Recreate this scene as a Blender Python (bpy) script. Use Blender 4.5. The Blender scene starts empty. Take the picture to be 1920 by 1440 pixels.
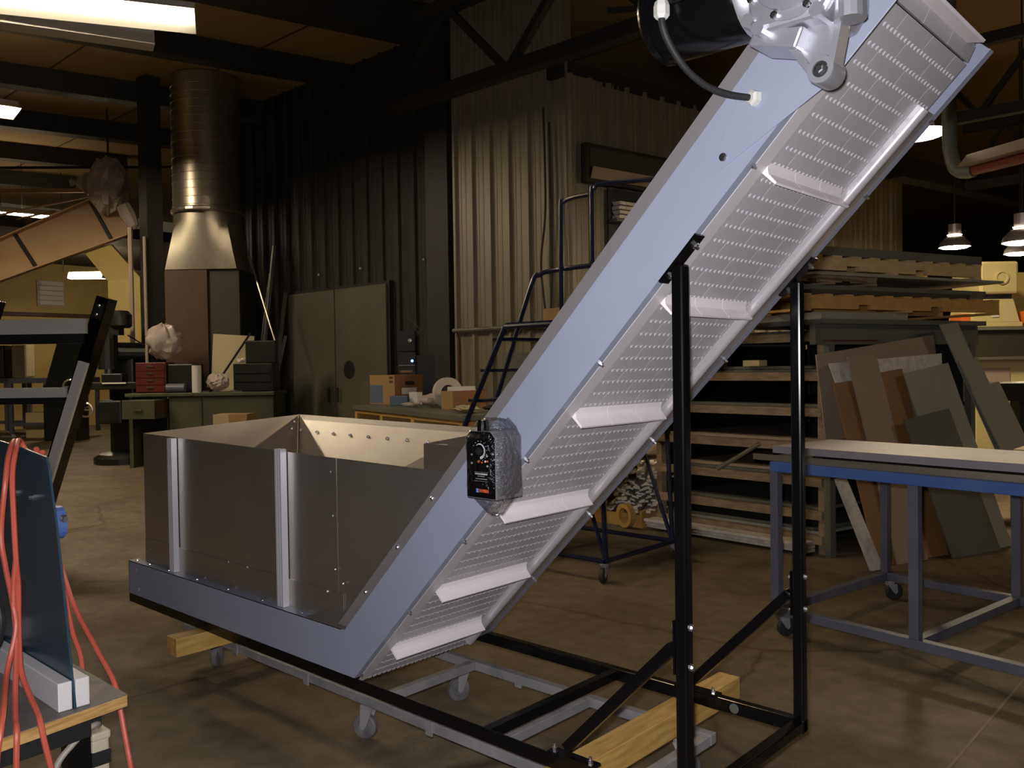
import bpy, math, random
from mathutils import Vector as Vec, Matrix
R_ = random.Random(7)
scn = bpy.context.scene
col = scn.collection

# ------------------------------------------------------------------ camera
cam_d = bpy.data.cameras.new('camera'); cam = bpy.data.objects.new('camera', cam_d); col.objects.link(cam)
CAM = Vec((4.7644, -2.0401, 1.5609))
cr = Vec((0.73693931, 0.67579255, -0.01499644)); cu = Vec((-0.00246749, 0.02487471, 0.99968753)); cf = Vec((-0.67595442, 0.73667203, -0.01999867))
cam.matrix_world = Matrix(((cr.x, cu.x, -cf.x, CAM.x), (cr.y, cu.y, -cf.y, CAM.y), (cr.z, cu.z, -cf.z, CAM.z), (0, 0, 0, 1)))
cam_d.sensor_width = 36; cam_d.sensor_fit = 'HORIZONTAL'; cam_d.lens = 30.216; cam_d.clip_start = 0.05; cam_d.clip_end = 200
scn.camera = cam

# ------------------------------------------------------------------ world, flash, exposure
w = bpy.data.worlds.new('hall_air'); scn.world = w; w.use_nodes = True
bg = w.node_tree.nodes['Background']; bg.inputs[0].default_value = (1, .8, .5, 1); bg.inputs[1].default_value = .045
def light(name, kind, loc, power, color, size=.1, target=None, size_y=None, spot=None, parent=None):
    d = bpy.data.lights.new(name, kind); d.energy = power; d.color = color
    if kind == 'AREA':
        d.size = size
        if size_y: d.shape = 'RECTANGLE'; d.size_y = size_y
    elif kind == 'SPOT': d.spot_size = spot; d.spot_blend = .6; d.shadow_soft_size = size
    else: d.shadow_soft_size = size
    o = bpy.data.objects.new(name, d); col.objects.link(o); o.location = loc
    if target is not None: o.rotation_euler = (Vec(target) - Vec(loc)).to_track_quat('-Z', 'Y').to_euler()
    return o
flash_at = CAM + cu * .055 - cr * .025 + cf * .02
light('camera_flash', 'AREA', flash_at, 68, (.94, .94, 1.0), .045, flash_at + cf)
scn.view_settings.view_transform = 'Standard'; scn.view_settings.look = 'None'; scn.view_settings.gamma = 1
scn.view_settings.exposure = 0.15
scn.view_settings.use_curve_mapping = False
scn.cycles.use_denoising = True
scn.cycles.use_adaptive_sampling = True; scn.cycles.adaptive_threshold = .06
scn.cycles.max_bounces = 4; scn.cycles.diffuse_bounces = 3; scn.cycles.glossy_bounces = 2; scn.cycles.transmission_bounces = 3; scn.cycles.transparent_max_bounces = 8
scn.cycles.sample_clamp_indirect = 3.0
scn.cycles.caustics_reflective = False; scn.cycles.caustics_refractive = False

# ------------------------------------------------------------------ materials
M = {}
def lin(c): return tuple(((x / 255) / 12.92 if x / 255 <= .04045 else ((x / 255 + .055) / 1.055) ** 2.4) for x in c)
def mat(name, c, rough=.5, metal=0, c2=None, scale=6, stretch=(1, 1, 1), bump=0, bscale=40, coat=0, spec=.5, detail=4, lo=.35, hi=.65, rvar=0):
    m = bpy.data.materials.new(name); m.use_nodes = True; n = m.node_tree.nodes; l = m.node_tree.links
    b = n['Principled BSDF']; b.inputs['Base Color'].default_value = (*c, 1); b.inputs['Roughness'].default_value = rough
    b.inputs['Metallic'].default_value = metal; b.inputs['Coat Weight'].default_value = coat; b.inputs['Specular IOR Level'].default_value = spec
    b.inputs['Coat Roughness'].default_value = .08
    if c2 or bump or rvar:
        tc = n.new('ShaderNodeTexCoord'); mp = n.new('ShaderNodeMapping'); mp.inputs['Scale'].default_value = stretch
        l.new(tc.outputs['Object'], mp.inputs['Vector'])
    if c2 or rvar:
        nz = n.new('ShaderNodeTexNoise'); nz.inputs['Scale'].default_value = scale; nz.inputs['Detail'].default_value = detail
        l.new(mp.outputs[0], nz.inputs['Vector'])
    if c2:
        rp = n.new('ShaderNodeValToRGB'); rp.color_ramp.elements[0].position = lo; rp.color_ramp.elements[1].position = hi
        rp.color_ramp.elements[0].color = (*c, 1); rp.color_ramp.elements[1].color = (*c2, 1)
        l.new(nz.outputs['Fac'], rp.inputs[0]); l.new(rp.outputs[0], b.inputs['Base Color'])
    if rvar:
        mr = n.new('ShaderNodeMapRange'); mr.inputs['To Min'].default_value = rough - rvar; mr.inputs['To Max'].default_value = rough + rvar
        l.new(nz.outputs['Fac'], mr.inputs['Value']); l.new(mr.outputs[0], b.inputs['Roughness'])
    if bump:
        nb = n.new('ShaderNodeTexNoise'); nb.inputs['Scale'].default_value = bscale; nb.inputs['Detail'].default_value = 3
        l.new(mp.outputs[0], nb.inputs['Vector']); bp = n.new('ShaderNodeBump'); bp.inputs['Strength'].default_value = bump; bp.inputs['Distance'].default_value = .01
        l.new(nb.outputs['Fac'], bp.inputs['Height']); l.new(bp.outputs[0], b.inputs['Normal'])
    M[name] = m; return m
def glow(name, c, s):
    m = bpy.data.materials.new(name); m.use_nodes = True; n = m.node_tree.nodes
    b = n['Principled BSDF']; b.inputs['Base Color'].default_value = (*c, 1); b.inputs['Emission Color'].default_value = (*c, 1); b.inputs['Emission Strength'].default_value = s
    M[name] = m; return m
mat('blue_paint', (.355, .380, .475), .32, c2=(.33, .355, .445), scale=3, bump=.03, bscale=160)
mat('stainless', (.54, .49, .44), .34, .84, c2=(.47, .425, .38), scale=3, rvar=.05, detail=6)
mat('skirt_steel', (.46, .42, .42), .45, .6)
mat('bright_metal', (.74, .73, .75), .3, 1)
mat('cast_alloy', (.62, .62, .66), .42, .75, bump=.03, bscale=300)
mat('aluminium', (.84, .83, .87), .34, .35)
mat('black_paint', (.0035, .0035, .004), .2, spec=.35)
mat('black_matte', (.012, .012, .013), .55)
mat('belt_plastic', (.52, .49, .50), .36, c2=(.49, .46, .47), scale=8)
mat('flight_plastic', (.95, .87, .87), .4)
mat('guide_steel', (.60, .56, .57), .28, .35)
mat('guide_plastic', (.64, .60, .60), .38)
mat('case_grey', (.17, .16, .17), .35)
mat('pine', (.52, .28, .065), .6, c2=(.68, .43, .13), scale=5, stretch=(9, 1.2, 9), bump=.1, bscale=30)
mat('pine_x', (.60, .43, .18), .65, c2=(.70, .52, .24), scale=3, stretch=(1.2, 3, 9), bump=.1, bscale=30)
mat('old_wood', (.22, .15, .09), .75, c2=(.36, .26, .15), scale=4, stretch=(2, 2, 9), bump=.15)
mat('orange_wood', (.52, .29, .07), .6, c2=(.62, .36, .095), scale=3, stretch=(1.5, 3, 6))
mat('dolly_steel', (.26, .25, .25), .6, .2, c2=(.36, .34, .34), scale=9, bump=.1)
mat('caster_rubber', (.09, .09, .09), .6, c2=(.2, .19, .18), scale=14)
mat('dark_rubber', (.02, .02, .02), .6)
mat('navy_plate', (.020, .050, .075), .3, c2=(.030, .062, .088), scale=2, coat=.2)
mat('white_nylon', (.72, .68, .66), .5)
mat('ply_face', (.13, .115, .105), .6, c2=(.20, .175, .155), scale=5, bump=.1)
mat('ply_edge', (.40, .21, .06), .65, c2=(.60, .36, .13), scale=40, stretch=(.3, .3, 3))
mat('orange_cord', (.60, .115, .07), .4)
mat('grey_cord', (.36, .32, .27), .5)
mat('box_putty', (.52, .46, .34), .5)
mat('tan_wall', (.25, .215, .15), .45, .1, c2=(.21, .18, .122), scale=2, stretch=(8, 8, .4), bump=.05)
mat('shade_dark_wall', (.020, .0175, .012), .65, 0, c2=(.016, .014, .0095), scale=2, stretch=(8, 8, .4))  # unlit look of the tan wall put into a near-black colour
mat('door_grey', (.13, .12, .09), .5, c2=(.10, .092, .068), scale=1.6)
mat('yellow_wall', (.55, .40, .13), .6, c2=(.48, .34, .10), scale=1.5)
mat('yellow_panel', (.62, .46, .16), .5, c2=(.56, .41, .13), scale=2)
mat('ceiling_tan', (.34, .23, .10), .7, c2=(.28, .19, .08), scale=.6)
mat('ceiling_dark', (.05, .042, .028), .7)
mat('steel_dark', (.018, .017, .014), .6)
mat('girder_tan', (.52, .33, .17), .55, c2=(.44, .27, .13), scale=1.5)
mat('galvanised', (.52, .46, .36), .33, .85, c2=(.42, .37, .28), scale=5, rvar=.06)
mat('furnace_brown', (.075, .036, .018), .6, c2=(.06, .03, .015), scale=2)
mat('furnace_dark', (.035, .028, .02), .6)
mat('machine_black', (.007, .008, .0065), .4, c2=(.014, .015, .012), scale=5)
mat('desk_green', (.075, .078, .045), .5, c2=(.06, .062, .036), scale=2)
mat('red_paint', (.10, .014, .011), .45)
mat('paper_white', (.70, .68, .62), .6)
mat('cream', (.50, .42, .24), .7)
mat('cardboard', (.42, .25, .10), .75, c2=(.38, .22, .085), scale=3)
mat('cardboard_dark', (.26, .12, .04), .75)
mat('blue_print', (.10, .15, .22), .6)
mat('navy_tube', (.009, .013, .040), .3, coat=.3)
mat('table_blue', (.115, .117, .15), .5, c2=(.09, .092, .12), scale=6)
mat('table_blue_top', (.06, .115, .34), .4, c2=(.08, .135, .34), scale=5)
mat('channel_grey', (.27, .245, .27), .5, .1, c2=(.24, .22, .24), scale=3)
mat('sheet_grey', (.36, .345, .28), .5, .05, c2=(.30, .285, .23), scale=2)
mat('sheet_tan', (.38, .29, .205), .6, c2=(.33, .25, .175), scale=2)
mat('sheet_dark', (.15, .15, .12), .5, .05, c2=(.115, .115, .092), scale=2)
mat('hardboard', (.32, .165, .062), .6, c2=(.27, .135, .05), scale=3)
mat('machine_cream', (.62, .50, .24), .45, c2=(.55, .44, .20), scale=2)
mat('orange_part', (.60, .13, .02), .5)
mat('steel_edge', (.50, .46, .36), .3, .8)
mat('concrete', (.17, .125, .075), .72, spec=.25)
mat('white_trim', (.78, .72, .62), .6, c2=(.60, .54, .45), scale=20)
mat('fixture_white', (.60, .58, .52), .5)
mat('lamp_shade', (.30, .28, .30), .4, .6)
mat('antenna', (.6, .58, .5), .3, 1)
mat('heater_red', (.22, .03, .02), .5)
mat('tape_roll', (.62, .56, .46), .4)
mat('dial_white', (.85, .85, .88), .4)
mat('print_grey', (.35, .35, .36), .5)
mat('print_red', (.8, .06, .02), .5)
mat('print_orange', (.85, .16, .06), .5)
mat('print_blue', (.25, .4, .85), .5)
glow('tube_glow', (1, .84, .60), 170); glow('tube_glow_large', (1, .84, .60), 55); glow('dome_glow_side', (1, .84, .60), 120)
glow('dome_glow', (1, .82, .55), 140); glow('dome_glow_shop', (1, .84, .60), 55)
glow('added_uplight_glow', (1, .82, .55), 30)
glow('added_strip_glow', (1, .82, .55), 22)
glow('led_blue', (.1, .25, 1), 8)
# floor concrete: broad stains, fine grit and hairline cracks
m = M['concrete']; n = m.node_tree.nodes; l = m.node_tree.links; b = n['Principled BSDF']
tc = n.new('ShaderNodeTexCoord')
def nz(sc, det, vec=None):
    t = n.new('ShaderNodeTexNoise'); t.inputs['Scale'].default_value = sc; t.inputs['Detail'].default_value = det; l.new(vec or tc.outputs['Object'], t.inputs['Vector']); return t
def ramp(fac, p0, c0, p1, c1):
    t = n.new('ShaderNodeValToRGB'); e = t.color_ramp.elements; e[0].position = p0; e[0].color = (*c0, 1); e[1].position = p1; e[1].color = (*c1, 1); l.new(fac, t.inputs[0]); return t
def mixc(a, bb, fac, mode='MULTIPLY'):
    t = n.new('ShaderNodeMix'); t.data_type = 'RGBA'; t.blend_type = mode; t.inputs[0].default_value = 1
    if not isinstance(fac, float): l.new(fac, t.inputs[0])
    else: t.inputs[0].default_value = fac
    l.new(a, t.inputs[6]); l.new(bb, t.inputs[7]); return t
r1 = ramp(nz(.7, 6).outputs['Fac'], .3, (.158, .124, .080), .7, (.215, .171, .112))
r2 = ramp(nz(9, 8).outputs['Fac'], .3, (.72, .72, .72), .7, (1.12, 1.1, 1.08))
mx = mixc(r1.outputs[0], r2.outputs[0], 1.0)
vo = n.new('ShaderNodeTexVoronoi'); vo.feature = 'DISTANCE_TO_EDGE'; vo.inputs['Scale'].default_value = .35
mpw = n.new('ShaderNodeMixRGB'); mpw.inputs[0].default_value = .12; l.new(tc.outputs['Object'], mpw.inputs[1]); l.new(nz(3, 4).outputs['Color'], mpw.inputs[2]); l.new(mpw.outputs[0], vo.inputs['Vector'])
r3 = ramp(vo.outputs['Distance'], .0, (.55, .5, .45), .006, (1, 1, 1))
mx2 = mixc(mx.outputs[2], r3.outputs[0], 1.0)
r4 = ramp(nz(1.6, 5).outputs['Fac'], .42, (.62, .6, .58), .52, (1, 1, 1))
mx3 = mixc(mx2.outputs[2], r4.outputs[0], .55)
l.new(mx3.outputs[2], b.inputs['Base Color'])
bp = n.new('ShaderNodeBump'); bp.inputs['Strength'].default_value = .12; l.new(nz(60, 4).outputs['Fac'], bp.inputs['Height']); l.new(bp.outputs[0], b.inputs['Normal'])
# clear crinkled film
m = bpy.data.materials.new('clear_film'); m.use_nodes = True; n = m.node_tree.nodes; l = m.node_tree.links; n.remove(n['Principled BSDF'])
tr = n.new('ShaderNodeBsdfTransparent'); gl = n.new('ShaderNodeBsdfGlossy'); gl.inputs['Roughness'].default_value = .2; gl.inputs['Color'].default_value = (.9, .9, .95, 1)
fr = n.new('ShaderNodeFresnel'); fr.inputs['IOR'].default_value = 1.5; mxs = n.new('ShaderNodeMixShader')
tcf = n.new('ShaderNodeTexCoord'); nf = n.new('ShaderNodeTexNoise'); nf.inputs['Scale'].default_value = 60; nf.inputs['Detail'].default_value = 3; l.new(tcf.outputs['Object'], nf.inputs['Vector'])
bf = n.new('ShaderNodeBump'); bf.inputs['Strength'].default_value = .8; bf.inputs['Distance'].default_value = .02; l.new(nf.outputs['Fac'], bf.inputs['Height']); l.new(bf.outputs[0], gl.inputs['Normal']); l.new(bf.outputs[0], fr.inputs['Normal'])
mad = n.new('ShaderNodeMath'); mad.operation = 'MULTIPLY_ADD'; mad.inputs[1].default_value = .55; mad.inputs[2].default_value = .015; l.new(fr.outputs[0], mad.inputs[0])
l.new(mad.outputs[0], mxs.inputs[0]); l.new(tr.outputs[0], mxs.inputs[1]); l.new(gl.outputs[0], mxs.inputs[2]); l.new(mxs.outputs[0], n['Material Output'].inputs['Surface'])
M['clear_film'] = m
# cloudy plastic bag
mat('bag_plastic', (.62, .52, .44), .3, bump=.5, bscale=12); M['bag_plastic'].node_tree.nodes['Principled BSDF'].inputs['Alpha'].default_value = .75

# ------------------------------------------------------------------ mesh helpers
class B:
    def __init__(s): s.v = []; s.f = []
    def add(s, vs, fs):
        o = len(s.v); s.v += [tuple(x) for x in vs]; s.f += [tuple(i + o for i in f) for f in fs]; return s
    def hexa(s, p):
        return s.add(p, [(0, 3, 2, 1), (4, 5, 6, 7), (0, 1, 5, 4), (1, 2, 6, 5), (2, 3, 7, 6), (3, 0, 4, 7)])
    def box(s, x0, x1, y0, y1, z0, z1):
        return s.hexa([(x0, y0, z0), (x1, y0, z0), (x1, y1, z0), (x0, y1, z0), (x0, y0, z1), (x1, y0, z1), (x1, y1, z1), (x0, y1, z1)])
    def beam(s, p, q, wd, h, up=(0, 0, 1)):
        p = Vec(p); q = Vec(q); d = (q - p).normalized(); sd = d.cross(Vec(up)).normalized(); u = sd.cross(d).normalized()
        a = sd * wd / 2; c = u * h / 2
        return s.hexa([p - a - c, p + a - c, q + a - c, q - a - c, p - a + c, p + a + c, q + a + c, q - a + c])
    def prism(s, poly, ext):
        e = Vec(ext); a = [Vec(p) for p in poly]; k = len(a)
        return s.add(a + [p + e for p in a], [tuple(range(k))[::-1], tuple(range(k, 2 * k))] + [(i, (i + 1) % k, k + (i + 1) % k, k + i) for i in range(k)])
    def slab(s, quad, t):
        a = [Vec(p) for p in quad]; nrm = (a[1] - a[0]).cross(a[3] - a[0]).normalized() * t
        return s.prism(a, nrm)
    def rings(s, rs, cap=True):
        k = len(rs[0]); o = len(s.v)
        for r in rs: s.v += [tuple(p) for p in r]
        for j in range(len(rs) - 1):
            for i in range(k): s.f.append((o + j * k + i, o + j * k + (i + 1) % k, o + (j + 1) * k + (i + 1) % k, o + (j + 1) * k + i))
        if cap:
            s.f.append(tuple(o + i for i in range(k))[::-1]); s.f.append(tuple(o + (len(rs) - 1) * k + i for i in range(k)))
        return s
    def lathe(s, p, ax, prof, nseg=16, cap=True):
        p = Vec(p); ax = Vec(ax).normalized(); t = Vec((1, 0, 0)) if abs(ax.x) < .9 else Vec((0, 1, 0)); a = ax.cross(t).normalized(); c = ax.cross(a)
        return s.rings([[p + ax * h + (a * math.cos(2 * math.pi * i / nseg) + c * math.sin(2 * math.pi * i / nseg)) * r for i in range(nseg)] for r, h in prof], cap)
    def cyl(s, p, q, r, nseg=14, r2=None):
        d = Vec(q) - Vec(p); return s.lathe(p, d, [(r, 0), (r if r2 is None else r2, d.length)], nseg)
    def tube(s, pts, r, nseg=8):
        pts = [Vec(p) for p in pts]; rs = []; prev = None
        for i, p in enumerate(pts):
            d = (pts[min(i + 1, len(pts) - 1)] - pts[max(i - 1, 0)]).normalized()
            if prev is None: t = Vec((0, 0, 1)) if abs(d.z) < .9 else Vec((1, 0, 0)); a = d.cross(t).normalized()
            else: a = (prev - d * prev.dot(d)).normalized()
            prev = a; c = d.cross(a)
            rs.append([p + (a * math.cos(2 * math.pi * k / nseg) + c * math.sin(2 * math.pi * k / nseg)) * r for k in range(nseg)])
        return s.rings(rs)
    def dome(s, p, ax, r, h, nseg=8):
        return s.lathe(p, ax, [(r, 0), (r * .92, h * .45), (r * .6, h * .85), (r * .2, h)], nseg)
    def blob(s, c, rx, ry, rz, seed=0, amp=.25, nu=14, nv=9):
        rr = random.Random(seed); rs = []
        for j in range(nv):
            t = math.pi * (j + .5) / nv; ring = []
            for i in range(nu):
                a = 2 * math.pi * i / nu; k = 1 + rr.uniform(-amp, amp)
                ring.append((c[0] + rx * k * math.sin(t) * math.cos(a), c[1] + ry * k * math.sin(t) * math.sin(a), c[2] - rz * k * math.cos(t)))
            rs.append(ring)
        return s.rings(rs)
def spline(pts, k=8):
    pts = [Vec(p) for p in pts]; out = []
    for i in range(len(pts) - 1):
        a = pts[max(i - 1, 0)]; b_ = pts[i]; c = pts[i + 1]; d = pts[min(i + 2, len(pts) - 1)]
        for j in range(k):
            t = j / k; out.append(.5 * ((2 * b_) + (c - a) * t + (2 * a - 5 * b_ + 4 * c - d) * t * t + (3 * b_ - a - 3 * c + d) * t ** 3))
    return out + [pts[-1]]
def base(o):
    v = Vec((0, 0, 0))
    while o is not None: v += o.location; o = o.parent
    return v
def tag(o, label=None, cat=None, group=None, kind=None):
    if label: o['label'] = label
    if cat: o['category'] = cat
    if group: o['group'] = group
    if kind: o['kind'] = kind
    return o
def root(name, label, cat, loc, group=None, kind=None):
    o = bpy.data.objects.new(name, None); col.objects.link(o); o.location = loc; o.empty_display_size = .1
    return tag(o, label, cat, group, kind)
def part(name, b, mt, parent=None, smooth=False, bevel=0, label=None, loc=None):
    """one mesh object; b is in world coordinates, or an existing mesh placed at loc"""
    if isinstance(b, bpy.types.Mesh):
        o = bpy.data.objects.new(name, b); col.objects.link(o); o.location = Vec(loc) - base(parent)
    else:
        me = bpy.data.meshes.new(name); off = base(parent)
        if loc is not None: off = Vec(loc)
        me.from_pydata([Vec(v) - off for v in b.v], [], b.f); me.update()
        me.materials.append(M[mt])
        if smooth:
            me.shade_smooth(); me.set_sharp_from_angle(angle=math.radians(40))
        o = bpy.data.objects.new(name, me); col.objects.link(o)
        if loc is not None: o.location = off - base(parent)
        if bevel:
            bm = o.modifiers.new('bevel', 'BEVEL'); bm.width = bevel; bm.segments = 2; bm.limit_method = 'ANGLE'
    if parent: o.parent = parent
    if label: o['label'] = label
    return o
def struct(name, b, mt, parent=None, label=None):
    o = part(name, b, mt, parent); o['kind'] = 'structure'
    if label: o['label'] = label
    return o
def copy_tree(o, parent=None):
    c = o.copy(); col.objects.link(c); c.parent = parent
    for ch in list(o.children): copy_tree(ch, c)
    return c

# ------------------------------------------------------------------ the hall
fl = struct('floor', B().box(-24, 14, -9, 33, -.1, 0), 'concrete', label='worn brown concrete shop floor')
mat('joint_fill', (.225, .175, .115), .8)
part('control_joint', B().box(3.77, 3.782, -.5, 9, 0, .0012), 'joint_fill', fl, label='pale filled joint line in the floor')
ce = struct('ceiling', B().box(-24, 14, -9, 33, 6.72, 6.8), 'ceiling_tan', label='tan ceiling boards between dark purlins')
def azv(a): return Vec((math.sin(math.radians(a)), math.cos(math.radians(a)), 0))
d15 = azv(15)
for k, (x, y, wd, h) in enumerate([(-1.9, 4.9, .3, .4), (-4.9, 4.9, .42, .5), (-7.75, 5, .24, .36), (-10.85, 4, .3, .36), (-13.5, 5, .3, .36), (-16.2, 6, .3, .36), (-19.2, 6.5, .3, .36)]):
    p = Vec((x, y, 6.72 - h / 2)); y1 = 6.5 if k == 0 else 7.0
    part('purlin', B().beam(p + d15 * ((-8.5 - y) / d15.y), p + d15 * ((y1 - y) / d15.y), wd, h), 'steel_dark', ce)
for k in range(7):                                                   # ceiling boards with thin joints
    y0 = -6.5 + k * 2.0
    part('board_joint', B().box(-21.5, -1, y0, y0 + .03, 6.712, 6.721), 'ceiling_dark', ce)

def corrugated(wname, p0, az, length, height, pitch, mt, label, thick=.12, rib=.05, skip=()):
    """a wall: backing slab plus one ribbed sheet per pitch, each a child"""
    e = azv(az); nrm = Vec((e.y, -e.x, 0))                            # outward = to the right of e
    p0 = Vec((*p0, 0)); p1 = p0 + e * length
    bk = B().prism([p0, p1, p1 - nrm * thick, p0 - nrm * thick], (0, 0, height))
    wo = struct(wname, bk, mt, label=label)
    prof = [(0, .003), (.02, .003), (.04, rib), (.085, rib), (.105, .003), (.42 * pitch, .003), (.45 * pitch, .009), (.49 * pitch, .009), (.52 * pitch, .003),
            (.68 * pitch, .003), (.71 * pitch, .009), (.75 * pitch, .009), (.78 * pitch, .003), (pitch, .003)]
    vs = []; fs = []; k = len(prof)
    for z in (0, height):
        for a, d in prof: vs.append(e * a + nrm * d + Vec((0, 0, z)))
    for i in range(k - 1): fs.append((i, i + 1, k + i + 1, k + i))
    me = bpy.data.meshes.new('wall_sheet'); me.from_pydata(vs, [], fs); me.materials.append(M[mt])
    for i in range(int(length / pitch)):
        part('wall_sheet', me, None, wo, loc=p0 + e * (i * pitch))
    return wo
# outward normal for az 90 (+X) is (0,-1): faces the camera
corrugated('wall_back', (-11.6, 7.0), 90, 7.4, 6.72, .40, 'shade_dark_wall', 'corrugated metal wall around the double door, shade put into its dark brown')
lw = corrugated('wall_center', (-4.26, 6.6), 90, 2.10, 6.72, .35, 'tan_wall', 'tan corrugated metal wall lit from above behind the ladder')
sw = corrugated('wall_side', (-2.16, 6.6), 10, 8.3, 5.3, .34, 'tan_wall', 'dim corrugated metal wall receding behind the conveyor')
struct('trim_1', B().beam((-2.3, 6.5, 5.36), Vec((-2.16, 6.45, 5.36)) + azv(10) * 8.4, .22, .22), 'steel_dark', label='dark steel cap beam along the top of the receding wall')
struct('trim_2', B().box(-4.75, -4.28, 6.5, 6.72, 0, 6.7), 'steel_dark', label='added dark column standing for the dark corner beside the tan wall')  # column added to draw the dark strip of the corner
struct('trim_3', B().tube([(-4.2, 6.50, 2.09), (-2.2, 6.50, 2.09)], .03, 8), 'sheet_dark', label='horizontal conduit across the tan wall')
struct('wall_left', B().box(-22.2, -22, -9, 14, 0, 4.75), 'yellow_wall', label='yellow painted wall at the far left')
struct('trim_4', B().box(-24, -15.8, -9, 14, 4.75, 5.0), 'ceiling_dark', label='soffit over the far left bay, coloured dark for the shade there')  # dark tone stands for the shade in this bay
struct('wall_far', B().box(-24, 14, 32.5, 32.8, 0, 6.72), 'shade_dark_wall')
struct('wall_right', B().box(13.8, 14, -9, 32.5, 0, 6.72), 'shade_dark_wall')
struct('wall_front', B().box(-24, 13.8, -9, -8.8, 0, 6.72), 'shade_dark_wall')
# double door
dr = root('door_1', 'grey-brown metal double door in the dark wall', None, (-7.5, 7, 0), kind='structure')
part('door_frame', B().box(-9.0, -6.1, 6.90, 7.0, 0, 2.99), 'shade_dark_wall', dr)
for x0, x1 in ((-8.94, -7.56), (-7.53, -6.15)):
    lf = part('door_leaf', B().box(x0, x1, 6.86, 6.91, .02, 2.94), 'door_grey', dr, bevel=.01)
    part('door_handle', B().tube([(x1 - .12 if x0 < -8 else x0 + .12, 6.80, 1.0), (x1 - .12 if x0 < -8 else x0 + .12, 6.80, 1.25)], .018), 'steel_dark', lf)
part('hand_smudge', B().lathe((-7.15, 6.859, 1.55), (0, -1, 0), [(.16, 0), (.15, .001)], 12), 'black_matte', dr, label='dark worn smudge on the door leaf')
# wall lamps on door head
for x in (-8.1, -6.9, -5.3): part('wall_stud', B().dome((x, 6.95, 3.25), (0, -1, 0), .03, .03), 'bright_metal', dr)
# openings in the receding wall
e10 = azv(10); n10 = Vec((e10.y, -e10.x, 0))
def on_side(s, z, out=0): return Vec((-2.16, 6.6, 0)) + e10 * s + n10 * out + Vec((0, 0, z))
w1 = root('window_1', 'narrow framed clerestory window high on the receding wall', None, on_side(1.3, 3.9), kind='structure')
part('window_frame', B().prism([on_side(.2, 3.92, .05), on_side(2.75, 3.92, .05), on_side(2.75, 4.42, .05), on_side(.2, 4.42, .05)], n10 * .10), 'steel_dark', w1)
part('window_pane', B().prism([on_side(.27, 4.12, .151), on_side(2.68, 4.12, .151), on_side(2.68, 4.37, .151), on_side(.27, 4.37, .151)], n10 * .006), 'ceiling_dark', w1)
part('window_sill', B().prism([on_side(.27, 3.97, .151), on_side(2.68, 3.97, .151), on_side(2.68, 4.11, .20), on_side(.27, 4.11, .20)], n10 * .02), 'sheet_tan', w1)
w2 = root('window_2', 'dark storage opening in the receding wall under the window', None, on_side(1.5, 2.2), kind='structure')
part('opening_frame', B().prism([on_side(.66, 2.2, .05), on_side(2.4, 2.2, .05), on_side(2.4, 3.9, .05), on_side(.66, 3.9, .05)], n10 * .02), 'black_matte', w2)
for z in (2.5, 3.0, 3.45): part('opening_shelf', B().prism([on_side(.68, z, .07), on_side(2.38, z, .07), on_side(2.38, z + .04, .07), on_side(.68, z + .04, .07)], n10 * .14), 'sheet_dark', w2)
for k in range(4):
    z = 3.49 + k * .06
    tag(part('foam_sheet', B().hexa([on_side(.72 + .03 * (k % 2), z, .08), on_side(1.6, z, .08), on_side(1.6, z, .2), on_side(.72 + .03 * (k % 2), z + .01, .2),
        on_side(.72, z + .05, .08), on_side(1.6, z + .045, .08), on_side(1.6, z + .05, .2), on_side(.75, z + .05, .2)]), 'white_trim'), ('bottom', 'second lowest', 'third', 'topmost')[k] + ' of the white crumpled sheets in the wall opening', 'sheet', 'white sheets in the wall opening')
# roof trusses
def truss(y, x0, x1, zl, zu, nb, ch=.14, wb=.07):
    t = root('trim_truss', 'dark steel roof truss under the tan ceiling', None, ((x0 + x1) / 2, y, zl), kind='structure'); t.name = 'trim_%d' % truss.k; truss.k += 1
    part('bottom_chord', B().beam((x0, y, zl), (x1, y, zl), ch, ch), 'steel_dark', t)
    part('top_chord', B().beam((x0, y, zu), (x1, y, zu), ch, ch), 'steel_dark', t)
    st = (x1 - x0) / nb
    for i in range(nb):
        xa = x0 + i * st; part('truss_web', B().beam((xa, y, zl), (xa + st / 2, y, zu), wb, wb), 'steel_dark', t)
        part('truss_web', B().beam((xa + st / 2, y, zu), (xa + st, y, zl), wb, wb), 'steel_dark', t)
truss.k = 5
truss(5.8, -4.6, 8.5, 5.2, 6.3, 6, .17, .09)
truss(10.4, .2, 12, 4.75, 5.7, 8)
truss(14.5, .4, 12, 4.6, 5.6, 9)
truss(19.0, .6, 12, 4.6, 5.6, 9)
truss(24.5, .6, 12, 4.6, 5.6, 9)
struct('trim_10', B().beam((-.1, 12.5, 4.7), (2.6, 26, 4.7), .3, .34), 'steel_dark', label='dark girder running back under the roof on the right')
struct('trim_11', B().beam((3.6, 9, 4.9), (6.2, 22, 4.9), .25, .3), 'steel_dark', label='second dark girder running back on the far right')
struct('trim_12', B().beam((-2.6, 4.4, 5.75), (2.2, 7.4, 5.85), .10, .12), 'steel_dark', label='dark bracing bar crossing below the roof')
struct('trim_13', B().beam((-1.2, 6.2, 5.7), (3.0, 8.6, 5.5), .05, .05), 'steel_dark', label='thin dark bracing rod crossing below the roof')
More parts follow.
